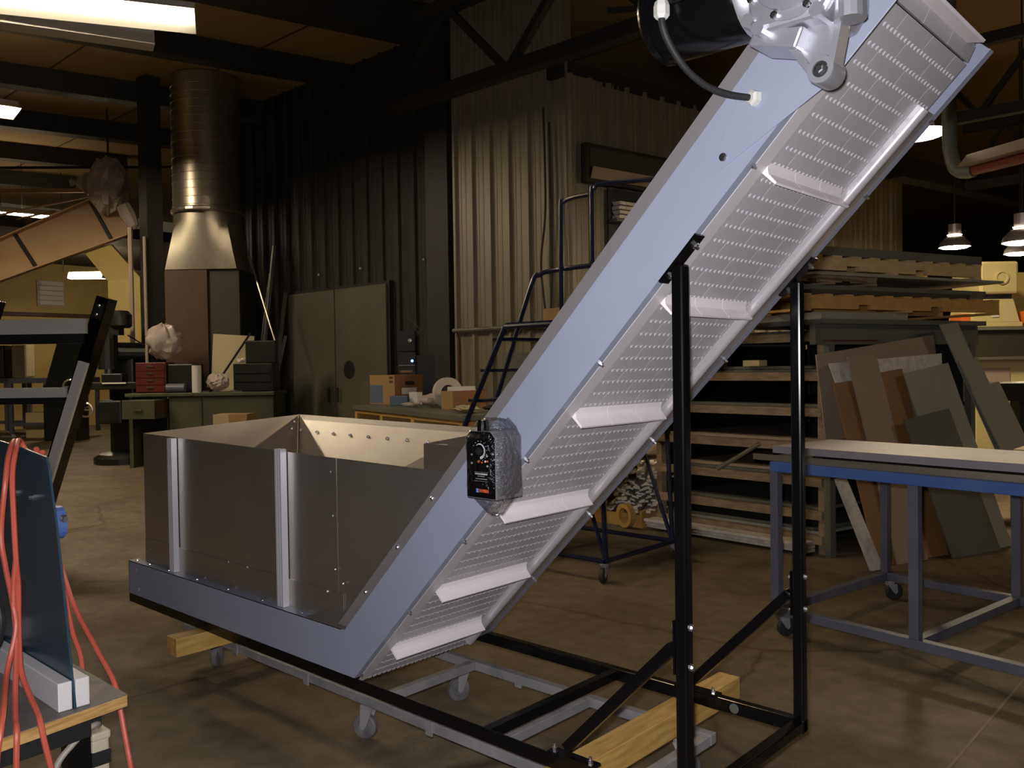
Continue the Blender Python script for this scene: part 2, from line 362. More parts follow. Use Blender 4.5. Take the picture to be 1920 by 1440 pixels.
# left bay girder, column, conduits
gd = root('trim_14', 'tan steel rafter girder sloping up across the left bay', None, (-13.2, 4.5, 3.4), kind='structure')
ga, gb, gc, gdd = Vec((-14.75, 3.19, 3.15)), Vec((-12.30, 5.45, 4.29)), Vec((-12.30, 5.45, 5.24)), Vec((-14.75, 3.19, 3.86))
gn = Vec((.676, -.737, 0))
part('web_plate', B().prism([ga, gb, gc, gdd], gn * .03), 'girder_tan', gd)
part('flange', B().prism([gdd, gc, gc + Vec((0, 0, .03)), gdd + Vec((0, 0, .03))], gn * .18), 'girder_tan', gd)
part('flange', B().prism([ga, gb, gb - Vec((0, 0, .03)), ga - Vec((0, 0, .03))], gn * .14), 'girder_tan', gd)
for t in (.33, .78):
    a = gdd.lerp(gc, t) + gn * .05; c = ga.lerp(gb, t + .12) + gn * .05
    part('stiffener', B().beam(a, c, .06, .1, gn), 'steel_dark', gd)
struct('trim_15', B().box(-10.25, -9.95, 4.72, 5.0, 0, 6.7), 'steel_dark', label='dark steel column left of the round duct')
struct('trim_16', B().tube([(-10.36, 4.60, .9), (-10.36, 4.60, 4.1)], .045), 'sheet_tan', label='conduit pipe beside the dark column')
struct('trim_17', B().tube([(-9.94, 4.66, .9), (-9.94, 4.66, 3.9)], .03), 'sheet_tan', label='thin conduit pipe in front of the dark column')
for k, (p, q) in enumerate([((-12.9, 4.9, 5.05), (-17.5, .8, 3.9)), ((-15.2, 5.1, 5.1), (-18, 2.5, 4.3))]):
    struct('trim_%d' % (18 + k), B().tube([p, q], .022, 6), 'girder_tan', label=('upper' if k == 0 else 'lower') + ' thin sag rod beside the tan rafter')
struct('trim_20', B().tube([(-16.3, 1.5, 5.62), (-11.2, 6.6, 5.62)], .03, 6), 'steel_dark', label='thin pipe running under the left purlins')
struct('trim_21', B().beam((-16.8, 1.9, 5.3), (-13.6, 5.1, 5.3), .05, .08), 'girder_tan', label='pale angle bar above the tan rafter')
# yellow enclosure with sloping hood
hd = root('trim_22', 'yellow panel enclosure with a sloping hood in the left bay', None, (-12.4, 5.3, 0), kind='structure')
part('panel', B().prism([(-12.62, 5.13, 0), (-12.15, 5.56, 0), (-12.15, 5.56, 3.44), (-12.62, 5.13, 3.38)], (-.10, .10, 0)), 'yellow_panel', hd)
part('hood', B().prism([(-12.62, 5.13, 3.38), (-12.15, 5.56, 3.44), (-12.59, 5.18, 4.11), (-12.99, 4.81, 3.98)], (-.10, .10, 0)), 'yellow_wall', hd)

# ------------------------------------------------------------------ the incline conveyor
RB, HR, ZT, XB, TH, DP, WD, XP, TW = .30, .0469, .5266, 2.0281, .794, .1672, .78, 3.5275, .038
U = Vec((math.cos(TH), 0, math.sin(TH))); V = Vec((-math.sin(TH), 0, math.cos(TH))); OO = Vec((XB, 0, RB + HR))
def I(u, v, y): return OO + U * u + V * v + Vec((0, y, 0))
cv = root('incline_conveyor', 'long blue-grey incline belt conveyor with steel hopper and black stand', 'conveyor', (1.8, .39, RB))
LU = 2.96
ub = (ZT - RB - HR - DP * math.cos(TH)) / math.sin(TH)
for nm, y0, ex in (('side_plate', 0, .005), ('side_plate', WD - .005, .005)):
    o = part(nm, B().prism([(0, y0, RB + HR), (XB, y0, RB + HR), I(LU, 0, y0), I(LU, DP, y0), I(ub, DP, y0), (0, y0, ZT)], (0, ex, 0)), 'blue_paint', cv, label='blue-grey painted side plate')
    s = 1 if y0 == 0 else -1; yo = 0 if s == 1 else WD
    part('bottom_flange', B().prism([I(-.0, 0, yo + s * .0052), I(LU, 0, yo + s * .0052), I(LU, 0, yo + s * .0322), I(-.0, 0, yo + s * .0322)], V * .004), 'blue_paint', o)
    part('top_flange', B().box(0, I(ub, DP, 0).x - .02, min(yo, yo + s * .055), max(yo, yo + s * .055), ZT - .004, ZT + .0005), 'blue_paint', o)
    part('end_flange', B().box(0, .004, min(yo, yo + s * .055), max(yo, yo + s * .055), RB + HR, ZT), 'blue_paint', o)
    for x in (.05, .20, .42, .72, 1.02, 1.32, 1.63, 1.87):
        part('rivet', B().dome((x, yo + s * .028, ZT), (0, 0, 1), .009, .006), 'bright_metal', o)
    if s == 1:
        for x, z in ((.10, .485), (.12, .385)): part('rivet', B().dome((x, 0, z), (0, -1, 0), .009, .005), 'blue_paint', o)
    us = (.02, .443, .865, 1.285, 1.713, 2.418) if s == 1 else (-.01, .407, .846, 1.29, 1.724, 2.442, 2.72)
    for u in us:
        b = B().lathe(I(u, 0, yo + s * .022), -V, [(.0085, 0), (.0085, .006), (.006, .009)], 6); b.cyl(I(u, -.006, yo + s * .022), I(u, -.015, yo + s * .022), .004, 6)
        part('bolt', b, 'bright_metal', o)
    # stainless skirt rising above the painted plate
    part('skirt', B().prism([I(.02, DP - .01, yo + s * .008), I(LU, DP - .01, yo + s * .008), I(LU, .214, yo + s * .008), I(.02, .214, yo + s * .008)], (0, s * .004, 0)), 'skirt_steel', cv, label='bare metal skirt above the side plate')
# edge guides beside the belt
def ext_uv(prof, u0, u1, b=None):
    b = b or B(); k = len(prof)
    return b.rings([[I(u0, v, y) for y, v in prof], [I(u1, v, y) for y, v in prof]])
part('edge_guide', ext_uv([(.0325, -.0015), (.094, -.0015), (.094, .0035), (.0325, .0035)], .05, 2.70), 'guide_plastic', cv, label='pale edge guide along the near side of the belt')
g = B().prism([I(.05, -.0015, .033), I(.05, -.0015, .093), I(-.04, -.0015, .085), I(-.055, -.0015, .045)], V * .005); part('guide_end', g, 'guide_plastic', cv)
part('edge_guide', ext_uv([(WD - .037, -.0015), (WD - .09, -.006), (WD - .125, -.016), (WD - .142, -.026), (WD - .152, -.029), (WD - .162, -.027), (WD - .170, -.019), (WD - .172, -.008), (WD - .172, .0035), (WD - .037, .0035)], .0, 2.74), 'guide_steel', cv, smooth=True, label='shiny rounded edge guide along the far side of the belt')
# belt: brick-laid plastic modules with hinge knuckles
bt = root('belt', None, None, (0, 0, 0)); bt.parent = cv; bt.location = Vec((2.6, .39, 1.2)) - base(cv)
PT = .0508; YB0, YB1, VB = .094, .694, .004
def module(wid):
    b = B(); bx = lambda u0, u1, v0, v1, y0, y1: b.hexa([U * u + V * v + Vec((0, y, 0)) for u, v, y in ((u0, v0, y0), (u1, v0, y0), (u1, v0, y1), (u0, v0, y1), (u0, v1, y0), (u1, v1, y0), (u1, v1, y1), (u0, v1, y1))])
    bx(.0035, PT - .0035, 0, .010, .001, wid - .001)
    k = round(wid / .025)
    for i in range(k):
        y = (i + .5) * .025
        bx(-.0055, .0055, -.0022, .007, y - .0065, y + .0065)
    me = bpy.data.meshes.new('belt_module'); me.from_pydata(b.v, [], b.f); me.materials.append(M['belt_plastic']); return me
mod2, mod1 = module(.2), module(.1)
NR = 57
for i in range(-1, NR):
    u = i * PT
    if i % 2: segs = [(mod2, 0), (mod2, .2), (mod2, .4)]
    else: segs = [(mod1, 0), (mod2, .1), (mod2, .3), (mod1, .5)]
    for me, y in segs: part('belt_module', me, None, bt, loc=I(u, VB, YB0 + y))
# belt wrapping round the head sprocket
hc = (NR * PT, VB + .078)
for i in range(5):
    a = -math.pi / 2 + (i + .5) * PT / .075 * .95
    for k in range(3):
        b = B(); t = Vec((math.cos(a), math.sin(a))); c = Vec((hc[0] + .07 * math.cos(a), hc[1] + .07 * math.sin(a))); tg = Vec((-math.sin(a), math.cos(a)))
        q = [c + tg * -.022 + t * .005, c + tg * .022 + t * .005, c + tg * .022 - t * .005, c + tg * -.022 - t * .005]
        y0 = YB0 + .2 * k
        b.prism([I(p.x, p.y, y0 + .001) for p in q], (0, .198, 0)); part('belt_module', b, 'belt_plastic', bt)
# flights
fm = B(); prof = [(-.004, .005), (.034, .005), (.016, -.004), (.006, -.016), (.003, -.051), (-.004, -.051)]
for y0, y1 in ((0, .165), (.1665, .331), (.3325, .49)):
    fm.prism([U * a + V * c + Vec((0, y0, 0)) for a, c in prof], (0, y1 - y0, 0))
fme = bpy.data.meshes.new('flight'); fme.from_pydata(fm.v, [], fm.f); fme.materials.append(M['flight_plastic'])
for u in (.165, .545, 1.005, 1.48, 1.955, 2.41):
    part('flight', fme, None, bt, loc=I(u, 0, .092), label='pale cross flight standing out from the belt')
fh = B(); a = -1.05; 
c0 = (hc[0] + .07 * math.cos(a), hc[1] + .07 * math.sin(a))
fh.prism([I(c0[0], c0[1], .11), I(c0[0] + .05 * math.cos(a), c0[1] + .05 * math.sin(a), .15), I(c0[0] + .05 * math.cos(a), c0[1] + .05 * math.sin(a), .62), I(c0[0], c0[1], .62)], U * .008 )
part('flight', fh, 'flight_plastic', bt, label='pale cross flight turning over the head of the conveyor')
part('head_drum', B().cyl(I(hc[0], hc[1], .08), I(hc[0], hc[1], .70), .062, 20), 'black_matte', cv)
part('deck_plate', B().prism([I(0, .05, .02), I(2.8, .05, .02), I(2.8, .05, .76), I(0, .05, .76)], V * .004), 'skirt_steel', cv)
# base rails, cross members, posts, braces
L = B(); L.box(0, XP, 0, .006, RB, RB + HR); L.box(0, XP, .006, TW, RB, RB + .006); part('base_rail', L, 'black_paint', cv, bevel=.0015)
part('base_rail', B().box(0, XP, WD - TW, WD, RB, RB + HR), 'black_paint', cv, bevel=.004)
for x in (.02, 2.725, XP - TW):
    part('cross_member', B().box(x, x + TW, .007, WD - TW - .001, RB + .007, RB + HR - .002), 'black_paint', cv, bevel=.004)
for y0 in (0, WD - TW):
    o = part('post', B().box(XP - TW, XP, y0 - (.001 if y0 == 0 else 0), y0 + TW, RB, 1.835), 'black_paint', cv, bevel=.007)
    ym = y0 + TW / 2
    part('mounting_plate', B().prism([I(2.028, -.0005, y0 - .002), I(2.195, -.0005, y0 - .002), I(2.195, -.0005, y0 + .042), I(2.028, -.0005, y0 + .042)], -V * .008), 'black_paint', o)
    for u in (2.058, 2.165):
        b = B().lathe(I(u, -.0085, ym + .002), -V, [(.011, 0), (.011, .007), (.008, .010)], 6); b.cyl(I(u, -.017, ym), I(u, -.026, ym), .005, 6); part('bolt', b, 'bright_metal', o)
    for z in (.835, .725):
        part('bolt', B().dome((XP, ym, z), (1, 0, 0), .011, .012), 'bright_metal', o)
        part('bolt', B().dome((XP - TW - .012, ym, z - .01), (-1, -.5, 0), .008, .010), 'bright_metal', o)
    br = part('brace', B().beam((3.085, ym, .372), (3.475, ym, .772), .03, .034), 'black_paint', cv, bevel=.003)
    part('brace_plate', B().box(XP - TW - .007, XP - TW - .001, y0, y0 + TW, .70, .85), 'black_paint', br)
    part('brace_plate', B().box(3.02, 3.20, y0, y0 + TW, RB + HR, RB + HR + .006), 'black_paint', br)
    for x in (3.035, 3.175):
        b = B().lathe((x, ym, RB + HR + .006), (0, 0, 1), [(.009, 0), (.009, .007), (.006, .009)], 6); b.cyl((x, ym, RB + HR + .012), (x, ym, RB + HR + .024), .0045, 6); part('bolt', b, 'bright_metal', br)
part('rail_plug', B().lathe((3.27, WD - TW, RB + .023), (0, -1, 0), [(.018, 0), (.018, .002), (.012, .003)], 16), 'sheet_dark', cv, label='dull round plug on the far base rail')

# hopper
hp = root('hopper', None, None, (0, 0, 0)); hp.parent = cv; hp.location = Vec((1.2, .5, .55)) - base(cv)
YH = .052; XS = 1.862
def xv(z, v=.205): u = (z - RB - HR - v * math.cos(TH)) / math.sin(TH); return I(u, v, 0).x
zl, zr = 1.228, 1.188; zs = zl + (zr - zl) * (XS - .105) / 2.4
o1 = part('hopper_panel', B().prism([(.108, YH, ZT), (XS, YH, ZT), (XS, YH, zs), (.105, YH, zl)], (0, .003, 0)), 'stainless', hp, label='brushed steel side panel of the hopper')
o2 = part('hopper_panel', B().prism([(XS + .002, YH + .002, ZT), (xv(ZT), YH + .002, ZT), (xv(zr), YH + .002, zr), (XS + .002, YH + .002, zs)], (0, .003, 0)), 'stainless', hp)
part('hopper_strip', B().prism([(.108, YH - .004, ZT), (1.90, YH - .004, ZT), (1.90, YH - .004, .648), (.108, YH - .004, .655)], (0, .004, 0)), 'stainless', hp)
part('hopper_corner', B().prism([(1.70, .0, ZT + .0005), (1.975, .0, ZT + .0005), (1.99, YH - .005, ZT + .05), (1.86, YH - .005, ZT + .05)], (0, .0, .004)), 'stainless', hp)
for x, z in ((.16, .60), (.99, .648), (1.16, .648), (1.79, .64), (1.90, .69), (1.848, .74), (1.838, .96), (1.828, 1.14)):
    part('rivet', B().dome((x, YH - .004, z), (0, -1, 0), .009, .007), 'bright_metal', hp)
for u in (.30, .58, .86): part('rivet', B().dome(I(u, .195, .008), (0, -1, 0), .009, .007), 'bright_metal', hp)
for z in (.66, .90, 1.14): part('rivet', B().dome((.107, YH + .01, z), (-1, -.4, 0), .009, .012), 'bright_metal', hp)
for x in (.472, 1.482):                                               # extruded stiffeners
    pr = [(-.024, .03), (-.024, 0), (-.011, 0), (-.011, .008), (-.006, .008), (-.006, 0), (.006, 0), (.006, .008), (.011, .008), (.011, 0), (.024, 0), (.024, .03)]
    part('stiffener_post', B().prism([(x + a, YH - .004 - .03 + c, ZT + .002) for a, c in pr], (0, 0, zl - ZT - .012)), 'aluminium', hp, label='ribbed aluminium stiffener post')
TLN, TLF = Vec((.105, YH, zl)), Vec((-.20, 1.25, 1.262)); BLN, BLF = Vec((.105, YH, ZT)), Vec((.105, .73, ZT))
part('hopper_panel', B().prism([BLN, BLF, TLF, TLN], (-.003, 0, 0)), 'stainless', hp)
TRF = Vec((1.60, 1.16, 1.245)); BRF = Vec((1.72, .73, ZT))
far = part('hopper_panel', B().prism([BLF, BRF, TRF, TLF], (0, .003, 0)), 'stainless', hp)
part('hopper_gusset', B().prism([TLF + Vec((.004, -.012, -.004)), (.11, .44, ZT), (.52, .722, ZT)], (0, .002, 0)), 'stainless', hp)
part('hopper_panel', B().prism([(1.66, .70, ZT), (xv(ZT) + .05, .70, ZT), (xv(1.2) + .0, .70, 1.2), (1.67, .70, 1.2)], (0, .003, 0)), 'stainless', hp)
part('hopper_panel', B().prism([(1.67, .703, ZT), (1.70, .75, ZT), TRF + Vec((0, -.01, -.03)), (1.67, .703, 1.2)], (.003, 0, 0)), 'stainless', hp)
part('stiffener_post', B().prism([(1.70 + a, .78 + c, .8) for a, c in [(-.02, 0), (-.008, 0), (-.008, .01), (.008, .01), (.008, 0), (.02, 0), (.02, .03), (-.02, .03)]], (0, 0, .39)), 'aluminium', hp)
for i in range(9):
    t = .05 + .105 * i; p = TLF.lerp(TRF, t).lerp(BLF.lerp(BRF, t), .13)
    part('rivet', B().dome(p - Vec((0, .004, 0)), (0, -.8, .6), .010, .008), 'bright_metal', hp)
for p in ((TLF.lerp(BLF, .06)), (TLF.lerp(BLF, .12))): part('rivet', B().dome(p + Vec((.012, -.03, 0)), (1, -.3, .3), .009, .008), 'bright_metal', hp)

# drive: mount plate, gearbox, motor, cable
dm = part('drive_plate', B().prism([I(2.377, .088, -.001), I(2.366, .050, -.001), I(2.685, -.046, -.001), I(2.93, -.05, -.001), I(2.96, .166, -.001), I(2.6, .166, -.001)], (0, -.004, 0)), 'blue_paint', cv, bevel=.0008)
part('bolt', B().lathe(I(2.390, .066, -.005), (0, -1, 0), [(.011, 0), (.011, .005), (.006, .006)], 12), 'bright_metal', dm)
gm = root('gearmotor', None, None, (0, 0, 0)); gm.parent = cv; gm.location = Vec((3.85, -.14, 2.38)) - base(cv)
GX, GY, GZ = 3.935, -.075, 2.425
b = B().prism([(GX - .105, -.21, GZ - .085), (GX - .06, -.21, GZ - .115), (GX + .075, -.21, GZ - .115), (GX + .105, -.21, GZ - .07), (GX + .105, -.21, GZ + .09), (GX + .06, -.21, GZ + .12), (GX - .07, -.21, GZ + .12), (GX - .105, -.21, GZ + .08)], (0, .19, 0))
gb_ = part('gearbox', b, 'cast_alloy', gm, bevel=.012, label='cast aluminium gearbox')
part('cover_rim', B().lathe((GX, -.21, GZ), (0, -1, 0), [(.108, -.02), (.108, .004), (.088, .006), (.086, .014), (.066, .016), (.062, .006), (.040, .006), (.038, .012), (.0, .012)], 32, cap=False), 'cast_alloy', gb_, smooth=True)
for a in (20, 65, 115, 160, 205, 250, 295, 340):
    p = Vec((GX + .098 * math.cos(math.radians(a)), -.214, GZ + .098 * math.sin(math.radians(a)))); part('screw', B().lathe(p, (0, -1, 0), [(.009, 0), (.009, .010), (.005, .011)], 8), 'bright_metal', gb_)
for dx, dz in ((-.1, -.085), (-.075, -.108), (.06, -.105), (.10, -.075)):
    part('lug', B().cyl((GX + dx, -.22, GZ + dz), (GX + dx, -.12, GZ + dz), .016, 10), 'cast_alloy', gb_)
part('shaft_boss', B().cyl((GX + .115, -.17, GZ - .13), (GX + .115, -.17, GZ + .05), .034, 16), 'cast_alloy', gb_)
TIP = Vec((3.985, -.135, 2.205))
b = B(); b.prism([(GX - .055, -.15, GZ - .11), (GX + .095, -.15, GZ - .105), TIP + Vec((.026, -.02, 0)), TIP + Vec((-.026, -.02, 0))], (0, .03, 0))
arm = part('torque_arm', b, 'cast_alloy', gm, bevel=.004)
for p in (Vec((GX - .055, -.145, GZ - .10)), Vec((GX + .095, -.145, GZ - .10))):
    q = TIP + Vec((-.022 if p.x < GX else .022, -.015, 0)); part('arm_rib', B().beam(p, q, .014, .05, (0, 1, 0)), 'cast_alloy', arm)
part('arm_eye', B().lathe(TIP + Vec((0, -.04, 0)), (0, 1, 0), [(.018, .0), (.030, .0), (.032, .006), (.032, .065), (.018, .065), (.018, 0)], 22, cap=False), 'cast_alloy', arm, smooth=True)
part('rubber_bush', B().lathe(TIP + Vec((0, -.036, 0)), (0, 1, 0), [(.018, 0), (.018, .06)], 18), 'dark_rubber', arm)
part('bolt', B().lathe(TIP + Vec((0, -.035, 0)), (0, -1, 0), [(.011, 0), (.011, .012), (.007, .013)], 6), 'bright_metal', arm)
part('under_lip', B().prism([(GX - .115, -.19, GZ - .13), (GX - .0, -.19, GZ - .165), (GX + .02, -.19, GZ - .12), (GX - .10, -.19, GZ - .10)], (0, .12, 0)), 'cast_alloy', gb_, bevel=.006)
part('bell_housing', B().lathe((GX - .10, -.125, GZ + .015), (-1, 0, 0), [(.085, -.01), (.095, .0), (.105, .02), (.105, .035)], 26), 'cast_alloy', gm, smooth=True)
MX = GX - .135
part('motor', B().lathe((MX, -.125, GZ + .02), (-1, 0, 0), [(.108, 0), (.112, .01), (.112, .225), (.105, .25), (.095, .262), (.02, .265)], 30), 'black_paint', gm, smooth=True, label='glossy black motor')
part('motor_end', B().lathe((MX - .240, -.125, GZ + .02), (-1, 0, 0), [(.114, -.012), (.114, .004), (.106, .008)], 30), 'black_paint', gm, smooth=True)
part('terminal_box', B().box(MX - .20, MX - .06, -.25, -.20, GZ + .0, GZ + .13), 'black_paint', gm, bevel=.008)
cb = B().tube(spline([(3.632, -.255, 2.408), (3.634, -.255, 2.375), (3.640, -.235, 2.335), (3.655, -.19, 2.285), (3.675, -.13, 2.252), (3.705, -.07, 2.236), (3.742, -.012, 2.231)], 6), .0085, 10)
part('motor_cable', cb, 'dark_rubber', gm, smooth=True)
part('cable_gland', B().lathe((3.632, -.255, 2.402), (0, 0, 1), [(.013, -.012), (.019, -.004), (.019, .018), (.016, .03)], 6), 'paper_white', gm)
part('cable_gland', B().lathe((3.748, -.002, 2.231), (-.35, -.9, 0), [(.021, 0), (.021, .016), (.014, .022)], 6), 'paper_white', gm)

# wrapped speed control box
cb = root('control_box', None, None, (0, 0, 0)); cb.parent = cv; cb.location = Vec((2.865, -.06, 1.25)) - base(cv)
X0, X1, Y0, Z0, Z1 = 2.802, 2.932, -.122, 1.147, 1.362
b = B().prism([(X0, -.001, Z0), (X1, -.001, Z0), (X1, -.001, Z1 - .02), (X1 - .02, -.001, Z1), (X0 + .02, -.001, Z1), (X0, -.001, Z1 - .02)], (0, Y0, 0))
cs = part('box_case', b, 'case_grey', cb, bevel=.004, label='speed control box with a black face')
part('face_plate', B().prism([(X0 + .003, Y0, Z0 + .003), (X1 - .003, Y0, Z0 + .003), (X1 - .003, Y0, Z1 - .022), (X1 - .022, Y0, Z1 - .003), (X0 + .022, Y0, Z1 - .003), (X0 + .003, Y0, Z1 - .022)], (0, -.0012, 0)), 'black_paint', cs)
part('top_knob', B().lathe((2.862, -.105, Z1 - .002), (0, 0, 1), [(.020, 0), (.018, .02), (.016, .034), (.01, .036)], 14), 'black_paint', cb)
yf = Y0 - .0015
arc = B(); cxa, cza = 2.864, 1.298; k = 18
vs = []
for i in range(k + 1):
    a = math.radians(130 - i * 215 / k); wdt = .003 + .006 * (i / k)
    vs += [(cxa + (.022 - wdt / 2) * math.cos(a), yf - .001, cza + (.022 - wdt / 2) * math.sin(a)), (cxa + (.022 + wdt / 2) * math.cos(a), yf - .001, cza + (.022 + wdt / 2) * math.sin(a))]
arc.add(vs, [(2 * i, 2 * i + 1, 2 * i + 3, 2 * i + 2) for i in range(k)]); part('dial_scale', arc, 'dial_white', cs)
part('dial_knob', B().lathe((cxa, yf + .001, cza), (0, -1, 0), [(.012, 0), (.011, .010), (.004, .011)], 14), 'black_matte', cs)
for i in range(11):
    a = math.radians(150 - i * 24); part('dial_mark', B().box(cxa + .031 * math.cos(a) - .001, cxa + .031 * math.cos(a) + .001, yf - .001, yf, cza + .031 * math.sin(a) - .001, cza + .031 * math.sin(a) + .001), 'dial_white', cs)
for x, z, c, s_ in ((2.857, 1.264, 'print_red', .005), (2.873, 1.262, 'print_orange', .0035), (2.888, 1.266, 'dial_white', .004), (2.897, 1.267, 'print_orange', .0035), (2.828, 1.258, 'print_grey', .0045), (2.828, 1.285, 'print_grey', .004), (2.895, 1.283, 'print_grey', .004), (2.897, 1.252, 'print_grey', .004)):
    part('panel_switch', B().dome((x, yf + .001, z), (0, -1, 0), s_, .005), c, cs)
for z, x0, x1, h, c in ((1.231, 2.838, 2.898, .0012, 'print_grey'), (1.2255, 2.842, 2.895, .004, 'dial_white'), (1.2185, 2.853, 2.884, .003, 'print_grey'), (1.210, 2.844, 2.895, .003, 'print_grey'), (1.203, 2.838, 2.898, .0012, 'print_grey')):
    part('print_line', B().box(x0, x1, yf - .0008, yf, z - h / 2, z + h / 2), c, cs)
part('print_line', B().box(2.860, 2.900, yf - .0008, yf, 1.168, 1.178), 'print_orange', cs); part('print_line', B().box(2.846, 2.857, yf - .0008, yf, 1.167, 1.179), 'print_blue', cs)
fb = B(); rr = random.Random(3); rs = []
for j in range(11):
    t = j / 10; z = Z0 - .055 + t * (Z1 + .035 - Z0 + .055)
    sx = .30 + .72 * min(1, t * 4.2) if t < .25 else (1.04 if t < .85 else 1.04 - (t - .85) * 3.2)
    ring = []
    for i in range(28):
        a = 2 * math.pi * i / 28; ca, sa = math.cos(a), math.sin(a); sq = 1 / max(abs(ca), abs(sa)) ** .75
        ring.append((2.868 + .074 * sx * ca * sq + rr.uniform(-.003, .003), -.058 + min(.0, 0) + .071 * sx * sa * sq * (1 if sa < 0 else .78) + rr.uniform(-.003, .003), z + rr.uniform(-.004, .004)))
    rs.append(ring)
fb.rings(rs); part('plastic_wrap', fb, 'clear_film', cb, smooth=True, label='crinkled clear plastic wrap around the control box')

# ------------------------------------------------------------------ dolly, timbers
ER, EF, EZ = Vec((.737, .676, 0)), Vec((-.676, .737, 0)), Vec((0, 0, 1))
def LL(o, a, b, z, er=ER, ef=EF): return Vec((o[0], o[1], 0)) + er * a + ef * b + EZ * z
def obox(b, o, a0, a1, b0, b1, z0, z1, er=ER, ef=EF):
    return b.hexa([LL(o, *p, er, ef) for p in ((a0, b0, z0), (a1, b0, z0), (a1, b1, z0), (a0, b1, z0), (a0, b0, z1), (a1, b0, z1), (a1, b1, z1), (a0, b1, z1))])
def caster(parent, x, y, ztop, r, ang, wmat='caster_rubber', wd=.032):
    d = Vec((math.cos(ang), math.sin(ang), 0)); s = Vec((-d.y, d.x, 0)); c = Vec((x, y, r)) + d * r * .45
    fk = part('caster', B().lathe((x, y, ztop), (0, 0, -1), [(r * .75, 0), (r * .75, .006), (r * .5, .012), (r * .5, .022)], 12), 'dolly_steel', parent)
    part('wheel', B().lathe(c - s * wd / 2, s, [(r * .55, 0), (r * .9, 0), (r, wd * .2), (r, wd * .8), (r * .9, wd), (r * .55, wd), (r * .5, wd * .8), (r * .2, wd * .8), (r * .2, wd * 1.05)], 20), wmat, fk, smooth=True)
    for q in (-1, 1):
        e = s * q * (wd / 2 + .004); pr = [Vec((x, y, ztop - .02)) + e - d * .028, Vec((x, y, ztop - .02)) + e + d * .034, c + e + d * .014, c + e - Vec((0, 0, .012)), c + e - d * .014]
        part('fork', B().prism(pr, s * q * .004), 'dolly_steel', fk)
dl = root('dolly', 'low grey steel dolly on casters carrying the conveyor', 'dolly', (1.8, .45, 0))
for y0 in (.131, .715): part('side_beam', B().box(.36, 3.19, y0, y0 + .04, .171, .211), 'dolly_steel', dl, bevel=.003)
for x0 in (.40, 1.94, 2.60, 3.15): part('cross_beam', B().box(x0, x0 + .04, .172, .714, .172, .210), 'dolly_steel', dl, bevel=.003)
for x, y in ((2.32, .126), (1.504, .126), (2.25, .71), (.9, .126)): part('stake_pocket', B().box(x - .018, x + .018, y - .002, y + .004, .160, .214), 'dolly_steel', dl)
for x, y, a in ((.56, .20, 2.2), (1.88, .19, 3.5), (1.87, .745, 4.4), (3.05, .73, .6), (.55, .74, 1.2), (3.02, .19, 2.9)): caster(dl, x, y, .171, .055, a)
def timber(x0, x1, y0, y1, label, mt='pine'):
    o = part('timber_block', B().box(x0, x1, y0, y1, .2115, .2995), mt, loc=((x0 + x1) / 2, (y0 + y1) / 2, .2115), bevel=.003); tag(o, label, 'timber', 'timbers under the conveyor')
timber(.767, .862, -.155, .95, 'square pine timber sticking out under the hopper end of the conveyor')
timber(3.012, 3.105, -.13, 1.10, 'square pine timber under the conveyor stand beside the near black post')

# ------------------------------------------------------------------ left foreground cart
ct = root('plywood_cart', 'plywood topped cart with black frame at the left edge', 'cart', (1.9, -1.4, 0))
tp = [(2.317, -1.005), (2.372, -1.36), (2.46, -1.95), (1.20, -1.95), (1.20, -1.005)]
part('top_sheet', B().prism([(x, y, .6475) for x, y in tp], (0, 0, .0025)), 'ply_face', ct)
part('plywood', B().prism([(x, y, .616) for x, y in tp], (0, 0, .0313)), 'ply_edge', ct)
part('frame_rail', B().beam((2.28, -1.10, .585), (2.36, -1.9, .585), .04, .058), 'black_matte', ct)
part('frame_rail', B().box(1.25, 2.25, -1.09, -1.05, .556, .614), 'black_matte', ct)
for x, y in ((2.22, -1.11), (1.27, -1.09), (1.27, -1.88), (2.33, -1.88)): part('leg', B().box(x - .03, x + .03, y - .03, y + .03, .001, .6), 'black_paint', ct, bevel=.003)
ob = root('outlet_box', 'putty coloured outlet box strapped to the cart leg', 'electrical box', (2.24, -1.0, .35))
part('body', B().box(2.16, 2.25, -1.078, -1.03, .22, .52), 'box_putty', ob, bevel=.006)
part('strap', B().box(2.157, 2.253, -1.0795, -1.027, .445, .485), 'black_matte', ob)
part('lid', B().box(2.165, 2.254, -1.0792, -1.026, .515, .54), 'box_putty', ob, bevel=.006)
tag(part('power_cable', B().tube(spline([(2.27, -1.20, .44), (2.27, -1.175, .50), (2.27, -1.14, .535), (2.27, -1.10, .565), (2.265, -1.075, .57), (2.24, -1.055, .56), (2.215, -1.05, .541)], 6), .0085, 8), 'grey_cord', smooth=True), 'grey cable arching into the outlet box', 'cable')
pl = root('navy_machine', 'dark navy steel plate standing on edge between white blocks', 'machine plate', (1.9, -1.145, .65))
pp = [(2.32, .652), (2.264, .93), (2.22, 1.14), (2.171, 1.30), (2.157, 1.326), (1.952, 1.344), (1.6, 1.362), (1.3, 1.36), (1.25, .652)]
part('plate', B().prism([(x, -1.148, z) for x, z in pp], (0, .006, 0)), 'navy_plate', pl)
for x, z in ((1.919, 1.204), (2.069, 1.205)):
    part('bolt', B().lathe((x, -1.148, z), (0, -1, 0), [(.011, 0), (.011, .008), (.007, .009), (.007, .02)], 8), 'bright_metal', pl)
bm_ = part('hub', B().lathe((2.172, -1.142, 1.14), (0, 1, 0), [(.04, 0), (.047, .008), (.047, .025), (.03, .03)], 18), 'table_blue_top', pl, label='blue round hub behind the panel edge')
part('hub_nut', B().lathe((2.21, -1.125, 1.155), (1, 0, 0), [(.012, 0), (.012, .008), (.007, .012), (.007, .02)], 8), 'bright_metal', bm_)
